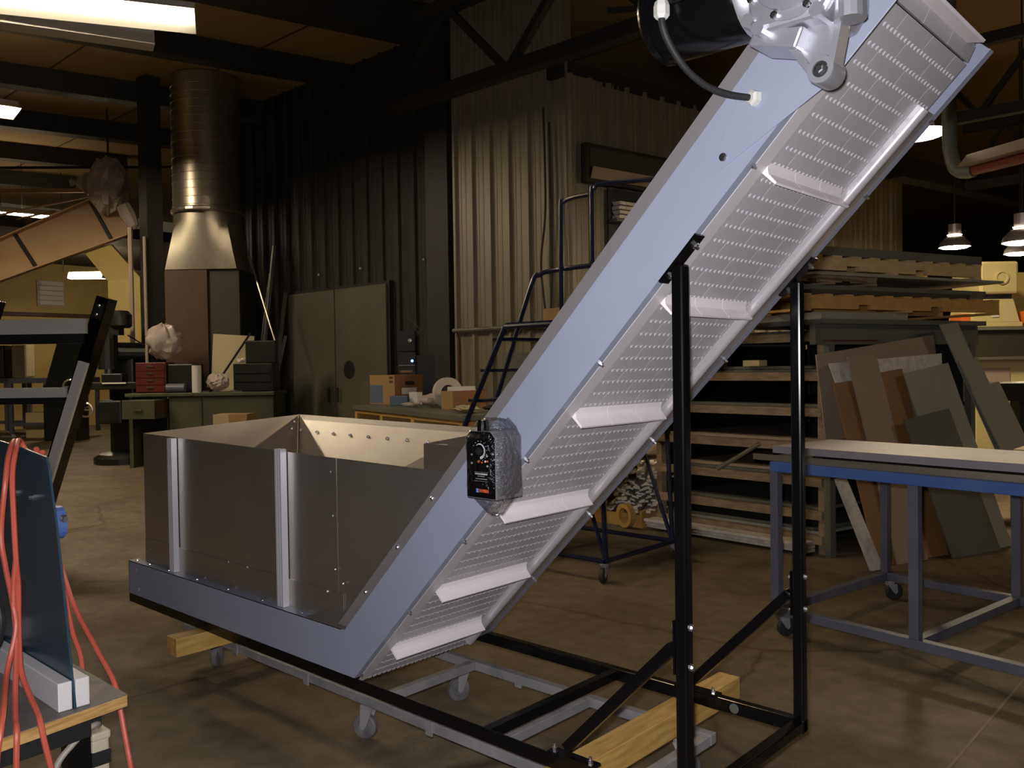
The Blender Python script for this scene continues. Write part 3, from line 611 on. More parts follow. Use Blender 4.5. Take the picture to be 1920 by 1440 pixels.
for y0, y1, x0, lab in ((-1.186, -1.1495, 1.55, 'near'), (-1.141, -1.104, 1.60, 'far')):
    tag(part('nylon_block', B().box(x0, 2.312, y0, y1, .6505, .728), 'white_nylon', bevel=.003, loc=(1.95, (y0 + y1) / 2, .6505)), 'long white plastic block clamping the %s side of the navy panel' % lab, 'block', 'white blocks holding the navy panel')
tag(part('clamp_pad', B().box(1.50, 1.535, -1.30, -1.26, .651, .72), 'white_nylon', loc=(1.52, -1.28, .651), bevel=.002), 'small white pad beside the orange cord on the cart', 'pad')
cd = B()
cd.tube(spline([(2.03, -1.09, 1.0), (1.96, -1.11, 1.25), (1.915, -1.145, 1.357), (1.99, -1.19, 1.33), (2.05, -1.22, 1.25), (2.036, -1.23, 1.108), (2.065, -1.23, 1.02), (2.136, -1.235, .927), (2.155, -1.235, .856), (2.19, -1.27, .76), (2.34, -1.325, .715), (2.39, -1.349, .668), (2.395, -1.36, .60), (2.39, -1.37, .42)], 8), .0075, 8)
cd.tube(spline([(2.08, -1.09, .95), (1.99, -1.11, 1.22), (1.955, -1.145, 1.357), (2.05, -1.19, 1.345), (2.11, -1.22, 1.28), (2.143, -1.23, 1.18), (2.154, -1.23, 1.048), (2.135, -1.22, .971), (2.145, -1.225, .86), (2.20, -1.24, .76), (2.27, -1.245, .715), (2.345, -1.25, .684), (2.385, -1.255, .665), (2.40, -1.25, .61), (2.397, -1.23, .50), (2.39, -1.22, .35)], 8), .0075, 8)
cd.tube(spline([(2.154, -1.2302, 1.048), (2.137, -1.2335, .95), (2.160, -1.236, .83), (2.25, -1.27, .72), (2.345, -1.30, .68), (2.39, -1.312, .665), (2.402, -1.318, .60), (2.39, -1.318, .48), (2.38, -1.32, .3)], 8), .0075, 8)
cd.tube(spline([(2.02, -1.11, 1.33), (1.90, -1.08, 1.2), (1.80, -1.02, 1.05), (1.80, -.99, .92), (1.869, -.985, .742), (1.93, -.98, .64), (1.95, -.985, .4)], 8), .0075, 8)
cd.tube(spline([(2.0, -1.12, 1.34), (1.90, -1.06, 1.18), (1.83, -1.01, 1.0), (1.897, -.99, .833), (2.056, -.985, .721), (2.167, -.98, .644), (2.207, -.98, .572), (2.239, -.98, .494), (2.271, -.98, .418), (2.30, -.96, .2), (2.33, -.9, .012), (2.5, -.8, .009)], 8), .0075, 8)
tag(part('extension_cord', cd, 'orange_cord', smooth=True), 'looped orange extension cord draped over the navy panel', 'cord')
tag(part('black_hose', B().tube(spline([(2.0, -1.28, 1.0), (2.082, -1.27, .967), (2.138, -1.27, .902), (2.125, -1.27, .84), (2.06, -1.28, .78), (1.95, -1.32, .72), (1.9, -1.36, .662)], 6), .014, 8), 'dark_rubber', smooth=True), 'thick black hose loop behind the orange cord', 'hose')

# ------------------------------------------------------------------ second conveyor stand behind it
bs = root('black_stand', 'leaning black machine stand with flash-bright coloured cross bars behind the navy panel', 'machine stand', (-2.9, .4, 0))
def lean(z): return Vec((-2.893 + (z + .04) * .2236, .393 + (z + .04) * .2323, z))
side = Vec((-.737, -.676, 0))
for k in (0, 1):
    q = side * (.92 * k)
    part('leg', B().beam(lean(0) + q, lean(2.17) + q, .10, .16, EF), 'black_paint', bs)
    part('bolt_pad', B().beam(lean(2.0) + q - EF * .085, lean(2.12) + q - EF * .085, .07, .02, EF), 'black_matte', bs)
    for z in (2.03, 2.10): part('bolt', B().dome(lean(z) + q - EF * .095, -EF, .014, .012), 'bright_metal', bs)
    part('pale_bar', B().beam(lean(.62) + q - EF * .12 + Vec((.02, .02, 0)), lean(1.65) + q - EF * .12 + Vec((.02, .02, 0)), .075, .04, EF), 'white_nylon', bs, label='pale bar lying on the black leg')
for z, h in ((1.94, .12), (1.41, .08), (.86, .09)):
    part('cross_bar', B().beam(lean(z) + side * .05 - EF * .09, lean(z) + side * .88 - EF * .09, .03, h), 'paper_white', bs, label='cross bar with flash gloss put into its pale colour')  # gloss of the flash-lit bars put into a white diffuse colour
    part('cross_bar_web', B().beam(lean(z - h * .8) + side * .05 - EF * .06, lean(z - h * .8) + side * .88 - EF * .06, .06, h * .7), 'black_matte', bs)

# ------------------------------------------------------------------ left rear: mill, desk, furnace
mo = (-10.3, 4.40)
ml = root('milling_machine', 'tall black vertical milling machine in front of the yellow panel', 'machine', (*mo, 0))
part('foot', B().lathe((*mo, 0), (0, 0, 1), [(.5, 0), (.5, .1), (.42, .16), (.25, .2)], 20), 'machine_black', ml)
part('column', obox(B(), mo, -.22, .22, -.1, .45, .15, 1.95), 'machine_black', ml, bevel=.04)
part('knee', obox(B(), mo, -.2, .2, -.55, -.1, .7, 1.1), 'machine_black', ml, bevel=.03)
part('table', obox(B(), mo, -.62, .55, -.55, -.2, 1.28, 1.40), 'machine_black', ml, bevel=.01)
part('vise', obox(B(), mo, -.15, .2, -.5, -.25, 1.40, 1.55), 'machine_black', ml, bevel=.02)
part('ram', B().cyl(LL(mo, -.1, -.1, 1.92), LL(mo, .55, .2, 1.90), .17, 16), 'machine_black', ml)
part('head', B().cyl(LL(mo, -.12, -.3, 1.62), LL(mo, -.12, -.3, 2.25), .16, 14), 'machine_black', ml)
part('spindle', B().cyl(LL(mo, -.12, -.3, 1.5), LL(mo, -.12, -.3, 1.64), .06, 12), 'steel_edge', ml)
part('motor', B().lathe(LL(mo, .1, -.3, 2.32), (0, 0, 1), [(.15, 0), (.19, .04), (.19, .22), (.13, .29), (.05, .3)], 16), 'machine_black', ml, smooth=True)
part('motor_bracket', obox(B(), mo, -.2, .12, -.4, -.2, 2.2, 2.34), 'machine_black', ml)
for a, z in ((-.6, 1.34), (-.35, .95)):
    hw = part('handwheel', B().lathe(LL(mo, a, -.62, z), -EF, [(.11, 0), (.13, .01), (.13, .03), (.11, .04), (.1, .02)], 16, cap=False), 'steel_edge', ml)
    part('spoke', B().beam(LL(mo, a - .11, -.64, z), LL(mo, a + .11, -.64, z), .02, .02), 'steel_edge', hw)
part('crank', B().cyl(LL(mo, -.35, -.55, 1.0), LL(mo, -.45, -.8, .9), .015, 8), 'steel_edge', ml)
part('way_cover', obox(B(), mo, -.1, .3, -.58, -.54, 1.375, 1.40), 'paper_white', ml, label='white strip on the mill table edge')
part('brace_rod', B().cyl(LL(mo, .2, -.25, 2.2), LL(mo, .75, .2, 1.75), .012, 6), 'steel_dark', ml)
# green desk
e_d = Vec((.74, .673, 0)); n_d = Vec((-.673, .74, 0)); do = (-8.75, 4.50)
dk = root('green_desk', 'dark green steel desk along the dark wall', 'desk', (*do, 0))
part('desk_body', obox(B(), do, -.05, 1.65, .02, .75, .05, 1.16, e_d, n_d), 'desk_green', dk, bevel=.01)
part('desk_top', obox(B(), do, -.75, 1.68, -.03, .8, 1.16, 1.22, e_d, n_d), 'desk_green', dk, bevel=.01)
part('leg_panel', obox(B(), do, -.72, -.66, .05, .75, 0, 1.16, e_d, n_d), 'desk_green', dk)
d1 = part('drawer', obox(B(), do, -.62, -.1, -.42, .2, .82, 1.12, e_d, n_d), 'desk_green', dk, bevel=.008, label='pulled out desk drawer')
part('drawer_pull', obox(B(), do, -.42, -.3, -.445, -.42, .95, .975, e_d, n_d), 'bright_metal', d1)
part('drawer_side', obox(B(), do, -.095, -.085, -.4, .2, .9, 1.10, e_d, n_d), 'furnace_brown', d1)
part('seam', obox(B(), do, .48, .50, .012, .02, .08, 1.14, e_d, n_d), 'black_matte', dk)
# things on and around the desk
tbx = root('tool_chest', 'red tool chest on the desk under the plastic bag', 'tool chest', LL(do, -.35, .35, 1.22, e_d, n_d))
part('case', obox(B(), do, -.62, -.12, .1, .5, 1.221, 1.72, e_d, n_d), 'red_paint', tbx, bevel=.01)
for k in range(4):
    z = 1.24 + k * .115; dw = part('drawer', obox(B(), do, -.60, -.14, .085, .1, z, z + .105, e_d, n_d), 'red_paint', tbx); part('pull', obox(B(), do, -.42, -.32, .07, .085, z + .06, z + .08, e_d, n_d), 'bright_metal', dw)
tag(part('black_case', obox(B(), do, -.10, .32, .12, .6, 1.221, 1.69, e_d, n_d), 'machine_black', bevel=.02), 'black boxy case on the desk right of the red chest', 'case')
tag(part('plastic_bag', B().blob(LL(do, -.22, .3, 2.07, e_d, n_d), .27, .27, .28, 5, .17, 20, 12), 'bag_plastic', smooth=True), 'crumpled clear plastic bag on top of the red chest', 'plastic bag')
tag(part('paper_roll', B().lathe(LL(do, .40, .05, 1.221, e_d, n_d), (0, 0, 1), [(.075, 0), (.075, .44), (.03, .44), (.03, .40)], 18, cap=False), 'paper_white', smooth=True), 'upright white paper roll on the green desk', 'paper roll')
tag(part('grey_canister', B().cyl(LL(do, -.08, .03, 1.296, e_d, n_d), LL(do, .22, .03, 1.296, e_d, n_d), .075, 14), 'table_blue'), 'small grey canister lying on the desk', 'canister')
tag(part('parts_bag', B().blob(LL(do, .72, .1, 1.39, e_d, n_d), .22, .16, .14, 9, .13, 20, 11), 'bag_plastic'), 'low crumpled plastic bag on the desk by the leaning strut', 'plastic bag')
tag(part('cream_board', B().prism([LL(do, .45, .55, 1.221, e_d, n_d), LL(do, 1.12, .55, 1.221, e_d, n_d), LL(do, 1.15, .72, 2.15, e_d, n_d), LL(do, .45, .72, 2.2, e_d, n_d)], n_d * .02), 'cream'), 'cream board propped up on the desk', 'board')
tag(part('strut', B().beam(LL(do, .55, .3, 1.23, e_d, n_d), LL(do, 1.12, .62, 2.2, e_d, n_d), .05, .03), 'black_matte'), 'thin black strut leaning across the cream board', 'strut')
bc = root('parts_cabinet', 'low black parts cabinet on the desk', 'cabinet', LL(do, 1.3, .4, 1.22, e_d, n_d))
part('case', obox(B(), do, .98, 1.62, .10, .52, 1.221, 1.68, e_d, n_d), 'machine_black', bc, bevel=.01)
for k in range(3): part('drawer', obox(B(), do, 1.0, 1.6, .085, .10, 1.24 + k * .14, 1.36 + k * .14, e_d, n_d), 'machine_black', bc)
tag(part('black_monitor', obox(B(), do, 1.12, 1.62, .3, .5, 1.681, 2.06, e_d, n_d), 'machine_black', bevel=.02), 'black box standing on the low black cabinet', 'box')
tag(part('white_rag', B().blob(LL(do, 1.10, .17, 1.73, e_d, n_d), .09, .06, .035, 4, .3), 'paper_white'), 'white rag on the low black cabinet', 'rag')
for k, (a, z, s_) in enumerate(((.66, 1.238, .02), (.95, 1.235, .03), (1.05, 1.23, .02), (.5, 1.235, .025))):
    tag(part('loose_part', obox(B(), do, a, a + .09, .02, .06, 1.2205, 1.2205 + s_, e_d, n_d), 'bright_metal'), ['small shiny fitting beside the paper roll', 'small shiny bracket under the plastic bag', 'small shiny clip at the edge of the desk', 'tiny metal piece left of the plastic bag'][k], 'fitting')
cbx = root('cardboard_box', 'small cardboard box below the desk behind the hopper', 'box', LL((-7.0, 4.6), 0, 0, 0))
part('carton', obox(B(), (-7.0, 4.6), -.25, .25, -.15, .25, .0, .92), 'cardboard', cbx); part('packing_tape', obox(B(), (-7.0, 4.6), -.25, -.02, -.152, -.15, .76, .92), 'cream', cbx)
# furnace with round duct
fo = (-9.50, 5.57)
fu = root('furnace', 'brown furnace cabinet with a ribbed round metal duct', 'furnace', (*fo, 0))
part('cabinet', obox(B(), fo, -.62, .12, -.35, .5, 0, 3.33), 'furnace_brown', fu, bevel=.01)
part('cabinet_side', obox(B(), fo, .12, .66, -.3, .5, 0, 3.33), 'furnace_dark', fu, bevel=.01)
rb = []; N = 24
for t in range(7):
    k = t / 6; ring = []
    for i in range(N):
        a = 2 * math.pi * i / N; ca, sa = math.cos(a), math.sin(a); sq = 1 / max(abs(ca), abs(sa))
        rr_ = (1 - k) * sq + k; ring.append(LL(fo, .02 + ca * rr_ * (.62 * (1 - k) + .585 * k), .05 + sa * rr_ * (.42 * (1 - k) + .5 * k), 3.33 + 1.0 * k))
    rb.append(ring)
part('duct_transition', B().rings(rb), 'galvanised', fu, smooth=True, label='square to round duct transition')
part('duct_collar', B().lathe(LL(fo, .02, .05, 4.32), (0, 0, 1), [(.60, 0), (.62, .02), (.62, .06), (.60, .08)], 28), 'galvanised', fu)
pr = [(.585, 4.38)]
for k in range(16): z = 4.42 + k * .138; pr += [(.585, z), (.592, z + .006), (.592, z + .014), (.585, z + .02)]
pr.append((.585, 6.7)); part('round_duct', B().lathe(LL(fo, .02, .05, 0), (0, 0, 1), pr, 32), 'galvanised', fu, smooth=True, label='ribbed round duct')
tag(part('guy_rod', B().cyl(LL(fo, .72, .1, 3.6), LL(fo, 1.28, -.35, 2.05), .018, 6), 'galvanised'), 'thin slanting rod right of the furnace', 'rod')
# bars leaning in the corner left of the door
for k, (x, dx, h) in enumerate(((-9.55, .10, 3.9), (-9.35, .22, 2.2), (-9.15, .06, 3.0), (-9.75, .16, 3.4))):
    tag(part('steel_bar', B().beam((x, 6.45, 0), (x + dx, 6.9, h), .07, .05), 'sheet_dark'), 'dark steel bar leaning in the corner, ' + ['second', 'shortest of the four', 'nearest to the door', 'farthest from the door'][k], 'bar', 'steel bars beside the double door')
# wrapped unit heater
wh = root('wrapped_heater', 'plastic wrapped unit heater hanging at the end of the tan rafter', 'heater', (-12.4, 5.1, 5.0))
part('wrap', B().blob((-12.35, 5.05, 5.2), .40, .34, .52, 12, .17, 16, 10), 'bag_plastic', wh)
part('wrap_tail', B().lathe((-12.62, 4.80, 5.25), (-.8, -.6, .1), [(.22, 0), (.12, .15), (.03, .25), (.08, .34)], 9), 'bag_plastic', wh)
part('wrap_tail', B().lathe((-12.1, 5.25, 4.8), (.3, .3, -.9), [(.14, 0), (.16, .2), (.1, .45), (.02, .5)], 9), 'bag_plastic', wh)
part('hanger', B().cyl((-12.4, 5.1, 5.6), (-12.4, 5.1, 6.7), .02, 6), 'steel_dark', wh)
# wall louvre
lv = root('wall_louvre', 'white louvred vent on the far yellow wall', 'vent', (-21.95, 7.35, 3.9))
part('frame', B().box(-21.99, -21.93, 6.98, 7.72, 3.50, 4.25), 'cream', lv)
for k in range(5): z = 3.55 + k * .14; part('slat', B().hexa([(-21.93, 7.02, z), (-21.86, 7.02, z), (-21.86, 7.68, z), (-21.93, 7.68, z), (-21.93, 7.02, z + .12), (-21.91, 7.02, z + .12), (-21.91, 7.68, z + .12), (-21.93, 7.68, z + .12)]), 'paper_white', lv)
struct('trim_23', B().box(-21.98, -21.9, 4, 11, 3.22, 3.32), 'furnace_brown', label='brown rail along the far yellow wall')
# far left tables and cabinets
for k, (ox, oy, ln, lab) in enumerate(((-20.3, 4.6, 2.2, 'far blue-grey roller table against the yellow wall'), (-18.2, 5.0, 1.8, 'blue-grey roller table in front of the other far table'))):
    t = root('roller_table', lab, 'table', (ox, oy, 0))
    part('table_top', obox(B(), (ox, oy), 0, ln, 0, .9, 1.34, 1.46), 'table_blue', t)
    for a in (.05, ln / 2, ln - .05):
        for b_ in (.05, .85): part('leg', obox(B(), (ox, oy), a - .04, a + .04, b_ - .04, b_ + .04, .12, 1.34), 'table_blue', t)
    part('lower_rail', obox(B(), (ox, oy), 0, ln, .02, .1, .3, .38), 'table_blue', t)
    for a in (.05, ln - .05): caster(t, *LL((ox, oy), a, .05, 0).xy, .15, .06, 1)
sc_ = root('dark_console', 'dark slanted console standing in the far left bay', 'console', (-16.4, 5.6, 0))
part('console_panel', B().prism([LL((-16.4, 5.55), -.35, 0, 1.3), LL((-16.4, 5.55), .35, 0, 1.3), LL((-16.4, 5.55), .42, .3, 2.3), LL((-16.4, 5.55), -.2, .3, 2.3)], EF * .08), 'machine_black', sc_)
part('console_base', obox(B(), (-16.4, 5.55), -.4, .4, .0, .5, 0, 1.3), 'machine_black', sc_)
fc = root('far_cabinet', 'dark cabinet on the far left table', 'cabinet', (-19.6, 5.6, 1.46))
part('case', obox(B(), (-20.3, 4.6), .1, 1.0, .2, .7, 1.461, 2.3), 'machine_black', fc); part('case_door', obox(B(), (-20.3, 4.6), .15, .95, .185, .2, 1.5, 2.26), 'desk_green', fc)
tag(part('cream_machine', obox(B(), (-20.3, 4.6), 1.15, 1.55, .2, .6, 1.461, 2.35), 'cream', bevel=.05), 'cream coloured machine head on the far left table', 'machine')
tag(part('yellow_crate', obox(B(), (-18.2, 5.0), .3, .75, .2, .6, .0, .62), 'machine_cream', bevel=.01), 'small yellow crate under the front roller table', 'crate')

# ------------------------------------------------------------------ workbench behind the hopper
EB, NB = Vec((.950, -.3125, 0)), Vec((.3125, .950, 0)); bo = (-4.965, 5.309); BL, BD = 3.44, .95
wbn = root('workbench', 'long workbench with open pine cubbies under a dark top', 'workbench', (*bo, 0))
ob_ = lambda a0, a1, b0, b1, z0, z1, b=None: obox(b or B(), bo, a0, a1, b0, b1, z0, z1, EB, NB)
part('bench_top', ob_(-.03, BL + .03, -.03, BD, 1.0, 1.06), 'sheet_dark', wbn, bevel=.004)
for z0, z1 in ((.955, .999), (.75, .80)): part('front_rail', ob_(0, BL, 0, .04, z0, z1), 'orange_wood', wbn)
for a in (0, .98, 2.02, BL - .09): part('divider', ob_(a, a + .09, 0.001, .6, .80, .955), 'orange_wood', wbn)
part('cubby_floor', ob_(0, BL, .04, BD - .05, .77, .79), 'old_wood', wbn); part('cubby_back', ob_(0, BL, .62, .64, .79, .999), 'cardboard_dark', wbn)
part('end_panel', ob_(BL - .001, BL + .02, .0, BD - .05, .6, .999), 'hardboard', wbn)
for a in (.02, BL - .12):
    for b_ in (.05, BD - .2): part('leg', ob_(a, a + .1, b_, b_ + .1, 0, .77), 'old_wood', wbn)
tag(part('scrap_pad', ob_(.62, .9, .15, .35, .7905, .83), 'sheet_grey'), 'grey pad inside the left cubby of the workbench', 'pad')
E1, E2 = (ER - EF).normalized(), (ER + EF).normalized()
ca = (-4.48, 5.63)
bx = root('printed_carton', 'large cardboard carton with blue print on the workbench', 'box', (*ca, 1.06))
part('carton', obox(B(), ca, -.58, 0, 0, .5, 1.061, 1.47, E1, E2), 'cardboard', bx)
part('carton_side', obox(B(), ca, .0005, .003, 0, .5, 1.061, 1.47, E1, E2), 'cardboard_dark', bx)
part('carton_print', obox(B(), ca, -.57, -.28, -.004, -.0005, 1.08, 1.33, E1, E2), 'blue_print', bx, label='blue printed patch')
part('carton_label', obox(B(), ca, .0035, .006, .12, .38, 1.20, 1.29, E1, E2), 'paper_white', bx); part('carton_mark', obox(B(), ca, .0035, .006, .18, .34, 1.33, 1.38, E1, E2), 'black_matte', bx)
for k, z in enumerate((1.36, 1.42)): part('carton_mark', obox(B(), ca, -.12, -.04, -.003, -.0005, z, z + .03, E1, E2), 'furnace_brown', bx)
tag(part('blue_pack', obox(B(), (-4.20, 5.47), -.12, .12, -.05, .1, 1.061, 1.19, ER, EF), 'blue_print', bevel=.01), 'dark blue pack in front of the large carton', 'pack')
tag(part('white_card', obox(B(), (-4.03, 5.60), -.08, .1, -.03, .05, 1.061, 1.24, E1, E2), 'paper_white'), 'white carton standing beside the blue pack', 'box')
tag(part('film_roll', B().blob((-3.42, 5.38, 1.155), .20, .13, .075, 21, .2), 'bag_plastic', smooth=True), 'crumpled clear film roll on the workbench', 'film')
tag(part('film_scrap', B().blob((-3.72, 5.28, 1.095), .16, .09, .025, 22, .3), 'bag_plastic'), 'flat scrap of clear film left of the film roll', 'film')
tr_ = B().lathe((-3.02, 5.26, 1.252), (ER * .5 - EF).normalized(), [(.10, -.035), (.19, -.035), (.19, .035), (.10, .035), (.10, -.035)], 24, cap=False)
tag(part('tape_roll', tr_, 'tape_roll', smooth=True), 'big roll of tape standing upright on the workbench', 'tape roll')
bb = root('open_carton', 'flat brown carton beside the tape roll', 'box', (-2.69, 5.09, 1.06))
part('carton', obox(B(), (-2.72, 5.06), -.2, 0, 0, .55, 1.061, 1.28, E1, E2), 'cardboard_dark', bb); part('carton_front', obox(B(), (-2.72, 5.06), -.2, 0, -.006, -.0005, 1.061, 1.28, E1, E2), 'cardboard', bb)
tag(part('paper_stack', obox(B(), (-2.72, 5.06), -.15, -.03, .05, .4, 1.2805, 1.33, E1, E2), 'paper_white'), 'stack of papers on the flat brown carton', 'papers')
for k, (x, y) in enumerate(((-2.30, 4.82), (-1.97, 4.98))):
    tag(part('work_glove', B().blob((x, y, 1.10), .13, .08, .03, 31 + k, .25), 'black_matte'), ['left', 'right'][k] + ' black glove at the right end of the workbench', 'glove', 'gloves on the workbench')
tag(part('shop_rag', B().blob((-2.0, 4.60, 1.105), .17, .10, .035, 35, .3), 'cream'), 'crumpled pale rag in front of the gloves', 'rag')
# black stereo rack with radio, antenna
so = (-4.86, 6.40)
st = root('stereo_rack', 'tall black stereo rack standing behind the cartons', 'stereo', (*so, 0))
part('rack_case', obox(B(), so, -.30, -.02, -.05, .3, 0, 1.80), 'black_matte', st, bevel=.01); part('speaker', obox(B(), so, -.01, .36, -.1, .3, 0, 1.75), 'black_matte', st, bevel=.01)
for z0, z1 in ((1.62, 1.72), (1.46, 1.54), (1.3, 1.42)): part('unit_face', obox(B(), so, -.28, -.04, -.062, -.05, z0, z1), 'machine_black', st)
part('power_led', B().dome(LL(so, -.08, -.063, 1.67), -EF, .02, .01), 'led_blue', st); part('unit_trim', obox(B(), so, -.28, -.04, -.064, -.05, 1.60, 1.612), 'sheet_grey', st)
part('unit_label', obox(B(), so, -.26, -.08, -.064, -.062, 1.50, 1.53), 'cardboard', st)
rd = root('radio', 'small black radio with a raised antenna on the stereo rack', 'radio', LL(so, -.15, .1, 1.8))
part('body', obox(B(), so, -.29, -.03, -.02, .25, 1.801, 2.12), 'black_matte', rd, bevel=.015); part('knob', B().dome(LL(so, -.11, -.02, 1.97), -EF, .035, .015), 'bright_metal', rd)
part('aerial', B().cyl(LL(so, .05, .1, 2.12), LL(so, -.13, .1, 2.30), .006, 6), 'antenna', rd); part('aerial_base', obox(B(), so, -.03, .08, .08, .12, 2.05, 2.125), 'black_matte', rd)
tag(part('head_phones', B().tube(spline([LL(so, .36, .3, 1.75), LL(so, .38, .28, 1.95), LL(so, .40, .28, 2.10), LL(so, .46, .28, 2.12), LL(so, .48, .28, 1.9)], 6), .015, 8), 'bright_metal'), 'bent shiny tube right of the stereo rack', 'tube')
tag(part('red_hose', B().tube(spline([(-4.10, 6.46, 2.05), (-4.03, 6.45, 1.9), (-4.02, 6.44, 1.4), (-4.0, 6.43, .9), (-4.0, 6.4, .02)], 6), .018, 8), 'red_paint'), 'red hose hanging at the edge of the tan wall', 'hose')
for k, x in enumerate((-2.45, -2.36)):
    tag(part('hanging_cable', B().tube(spline([(x, 6.50, 4.9 - k * .2), (x + .02, 6.49, 3.6), (x - .06 + .1 * k, 6.48, 2.9), (x, 6.49, 2.2), (x + .02, 6.5, 1.4)], 6), .014, 6), 'steel_dark'), ['left dark cable hanging down the tan wall', 'right dark cable hanging down the tan wall'][k], 'cable', 'cables on the tan wall')
tag(part('wall_box', B().box(-2.42, -2.16, 6.40, 6.50, 2.05, 2.3), 'cardboard'), 'small tan box on the wall beside the ladder rail', 'box')
tag(part('picture_frame', B().box(-3.2, -2.6, 6.44, 6.50, 1.1, 1.75), 'sheet_dark'), 'dark panel frame leaning on the tan wall behind the ladder', 'frame')

# ------------------------------------------------------------------ rolling ladder
ld = root('rolling_ladder', 'dark blue tubular rolling ladder behind the conveyor', 'ladder', (.3, 3.4, 0))
def pipe(pts, r=.019, k=0, nm='rail'): part(nm, B().tube(spline(pts, k) if k else pts, r, 8), 'navy_tube', ld, smooth=True)
for y in (2.93, 3.86): pipe([(-.95, y, .15), (1.08, y, .15)], nm='base_rail')
for x in (-.95, 1.08): pipe([(x, 2.93, .15), (x, 3.86, .15)], nm='base_rail')
for y in (2.95, 3.84):
    pipe([(1.08, y, .15), (1.0, y, 1.88)], nm='upright'); pipe([(1.07, y, .17), (.62, y, 1.4)], .016, nm='brace'); pipe([(-.9, y, .15), (.12, y, 1.88)], .022, nm='stringer')
    pipe([(.12, y, 1.88), (1.0, y, 1.88)], nm='platform_rail')
for k in range(7):
    t = (k + .6) / 7; x = -.9 + 1.02 * t; z = .15 + 1.73 * t; part('tread', B().box(x - .09, x + .09, 2.96, 3.83, z - .012, z + .012), 'navy_tube', ld)
part('platform', B().box(.12, 1.0, 2.96, 3.83, 1.88, 1.91), 'navy_tube', ld)
pipe([(-.62, 3.50, 1.0), (-.442, 3.495, 1.41), (-.13, 3.56, 2.26), (-.06, 3.585, 2.345), (.03, 3.62, 2.375), (.30, 3.74, 2.40), (.95, 3.82, 2.40)], .021, 6, 'handrail')
pipe([(.135, 3.644, 1.9), (.133, 3.655, 2.88), (.15, 3.67, 2.95), (.20, 3.71, 2.985), (.31, 3.80, 3.01)], .021, 6, 'guard_rail')
pipe([(.328, 3.83, 1.9), (.326, 3.835, 2.98), (.35, 3.84, 3.06), (.42, 3.85, 3.09), (.95, 3.86, 3.05)], .021, 6, 'guard_rail')
pipe([(.95, 3.86, 3.05), (1.0, 3.84, 1.9)], .019, 0, 'guard_rail')
for x, y, a in ((1.08, 2.93, 4.9), (1.08, 3.86, 1), (-.95, 2.93, 2), (-.95, 3.86, 3)): caster(ld, x, y, .135, .052, a, 'dark_rubber', .03)

# ------------------------------------------------------------------ material rack, trim pile
p0 = Vec((1.91, 4.76, 0)); eR = Vec((-.995, .103, 0)); eD = azv(15)
rk = root('material_rack', 'tall steel and timber sheet rack behind the black stand', 'rack', p0)
def rp(a, d, z): return p0 + eR * a + eD * d + EZ * z
def rbox(a0, a1, d0, d1, z0, z1): return B().hexa([rp(*q) for q in ((a0, d0, z0), (a1, d0, z0), (a1, d1, z0), (a0, d1, z0), (a0, d0, z1), (a1, d0, z1), (a1, d1, z1), (a0, d1, z1))])
for a in (-.03, 1.63):
    for d in (0, 2.1): part('upright', rbox(a, a + .06, d, d + .06, 0, 1.70), 'old_wood', rk)
SH = (.13, .33, .60, .885, 1.17, 1.46, 1.78)
for k, z in enumerate(SH):
    part('shelf_beam', rbox(-.02, 1.68, -.03, .03, z - .05, z + .02), 'old_wood', rk); part('shelf_deck', rbox(-.02, 1.66, .05, 2.15, z - .03, z), 'machine_black', rk)
part('side_sheet', rbox(1.675, 1.685, .02, 2.15, .05, 1.78), 'machine_black', rk)
part('rear_sheet', rbox(-.02, 1.66, 2.15, 2.17, .05, 1.85), 'machine_black', rk)
mats = ['sheet_grey', 'sheet_dark', 'sheet_dark', 'sheet_tan', 'sheet_dark', 'sheet_dark', 'sheet_dark']
SD = ('lowest', 'second lowest', 'third', 'fourth', 'third highest', 'second highest', 'topmost')
for k, z in enumerate(SH):
    for j in range(2 if k in (0, 2, 5) else 1):
        zz = z + .021 + j * .028
        tag(part('stock_sheet', rbox(.05 + .05 * j, 1.60 - .08 * k % .2, .04, 1.9, zz, zz + .024), mats[(k + j) % 7], loc=rp(.8, 1, zz)), '%s sheet of stock on the %s shelf of the rack' % (('bottom', 'upper')[j] if k in (0, 2, 5) else 'flat', SD[k]), 'sheet', 'sheets in the material rack')
for j in range(3):
    tag(part('white_board', rbox(.02, 1.66, -.16 - .02 * j, -.06, .03 + j * .03, .054 + j * .03), 'white_trim'), 'long white board lying at the foot of the rack, ' + ('bottom one', 'middle one', 'top one')[j], 'board', 'white boards at the rack foot')
for k, (a, z, s_) in enumerate(((.55, 1.512, .05), (.95, 1.512, .04))):
    tag(part('wood_offcut', rbox(a, a + .16, -.02, .08, z + .024, z + .024 + s_), 'pine_x'), ['right', 'left'][k] + ' pale wood offcut on the second highest rack shelf', 'offcut', 'offcuts on the rack')
tag(part('metal_tube', B().cyl(rp(.75, -.30, .66), rp(.50, -.08, .88), .018, 8), 'steel_edge'), 'thin metal tube poking out of the rack', 'tube')
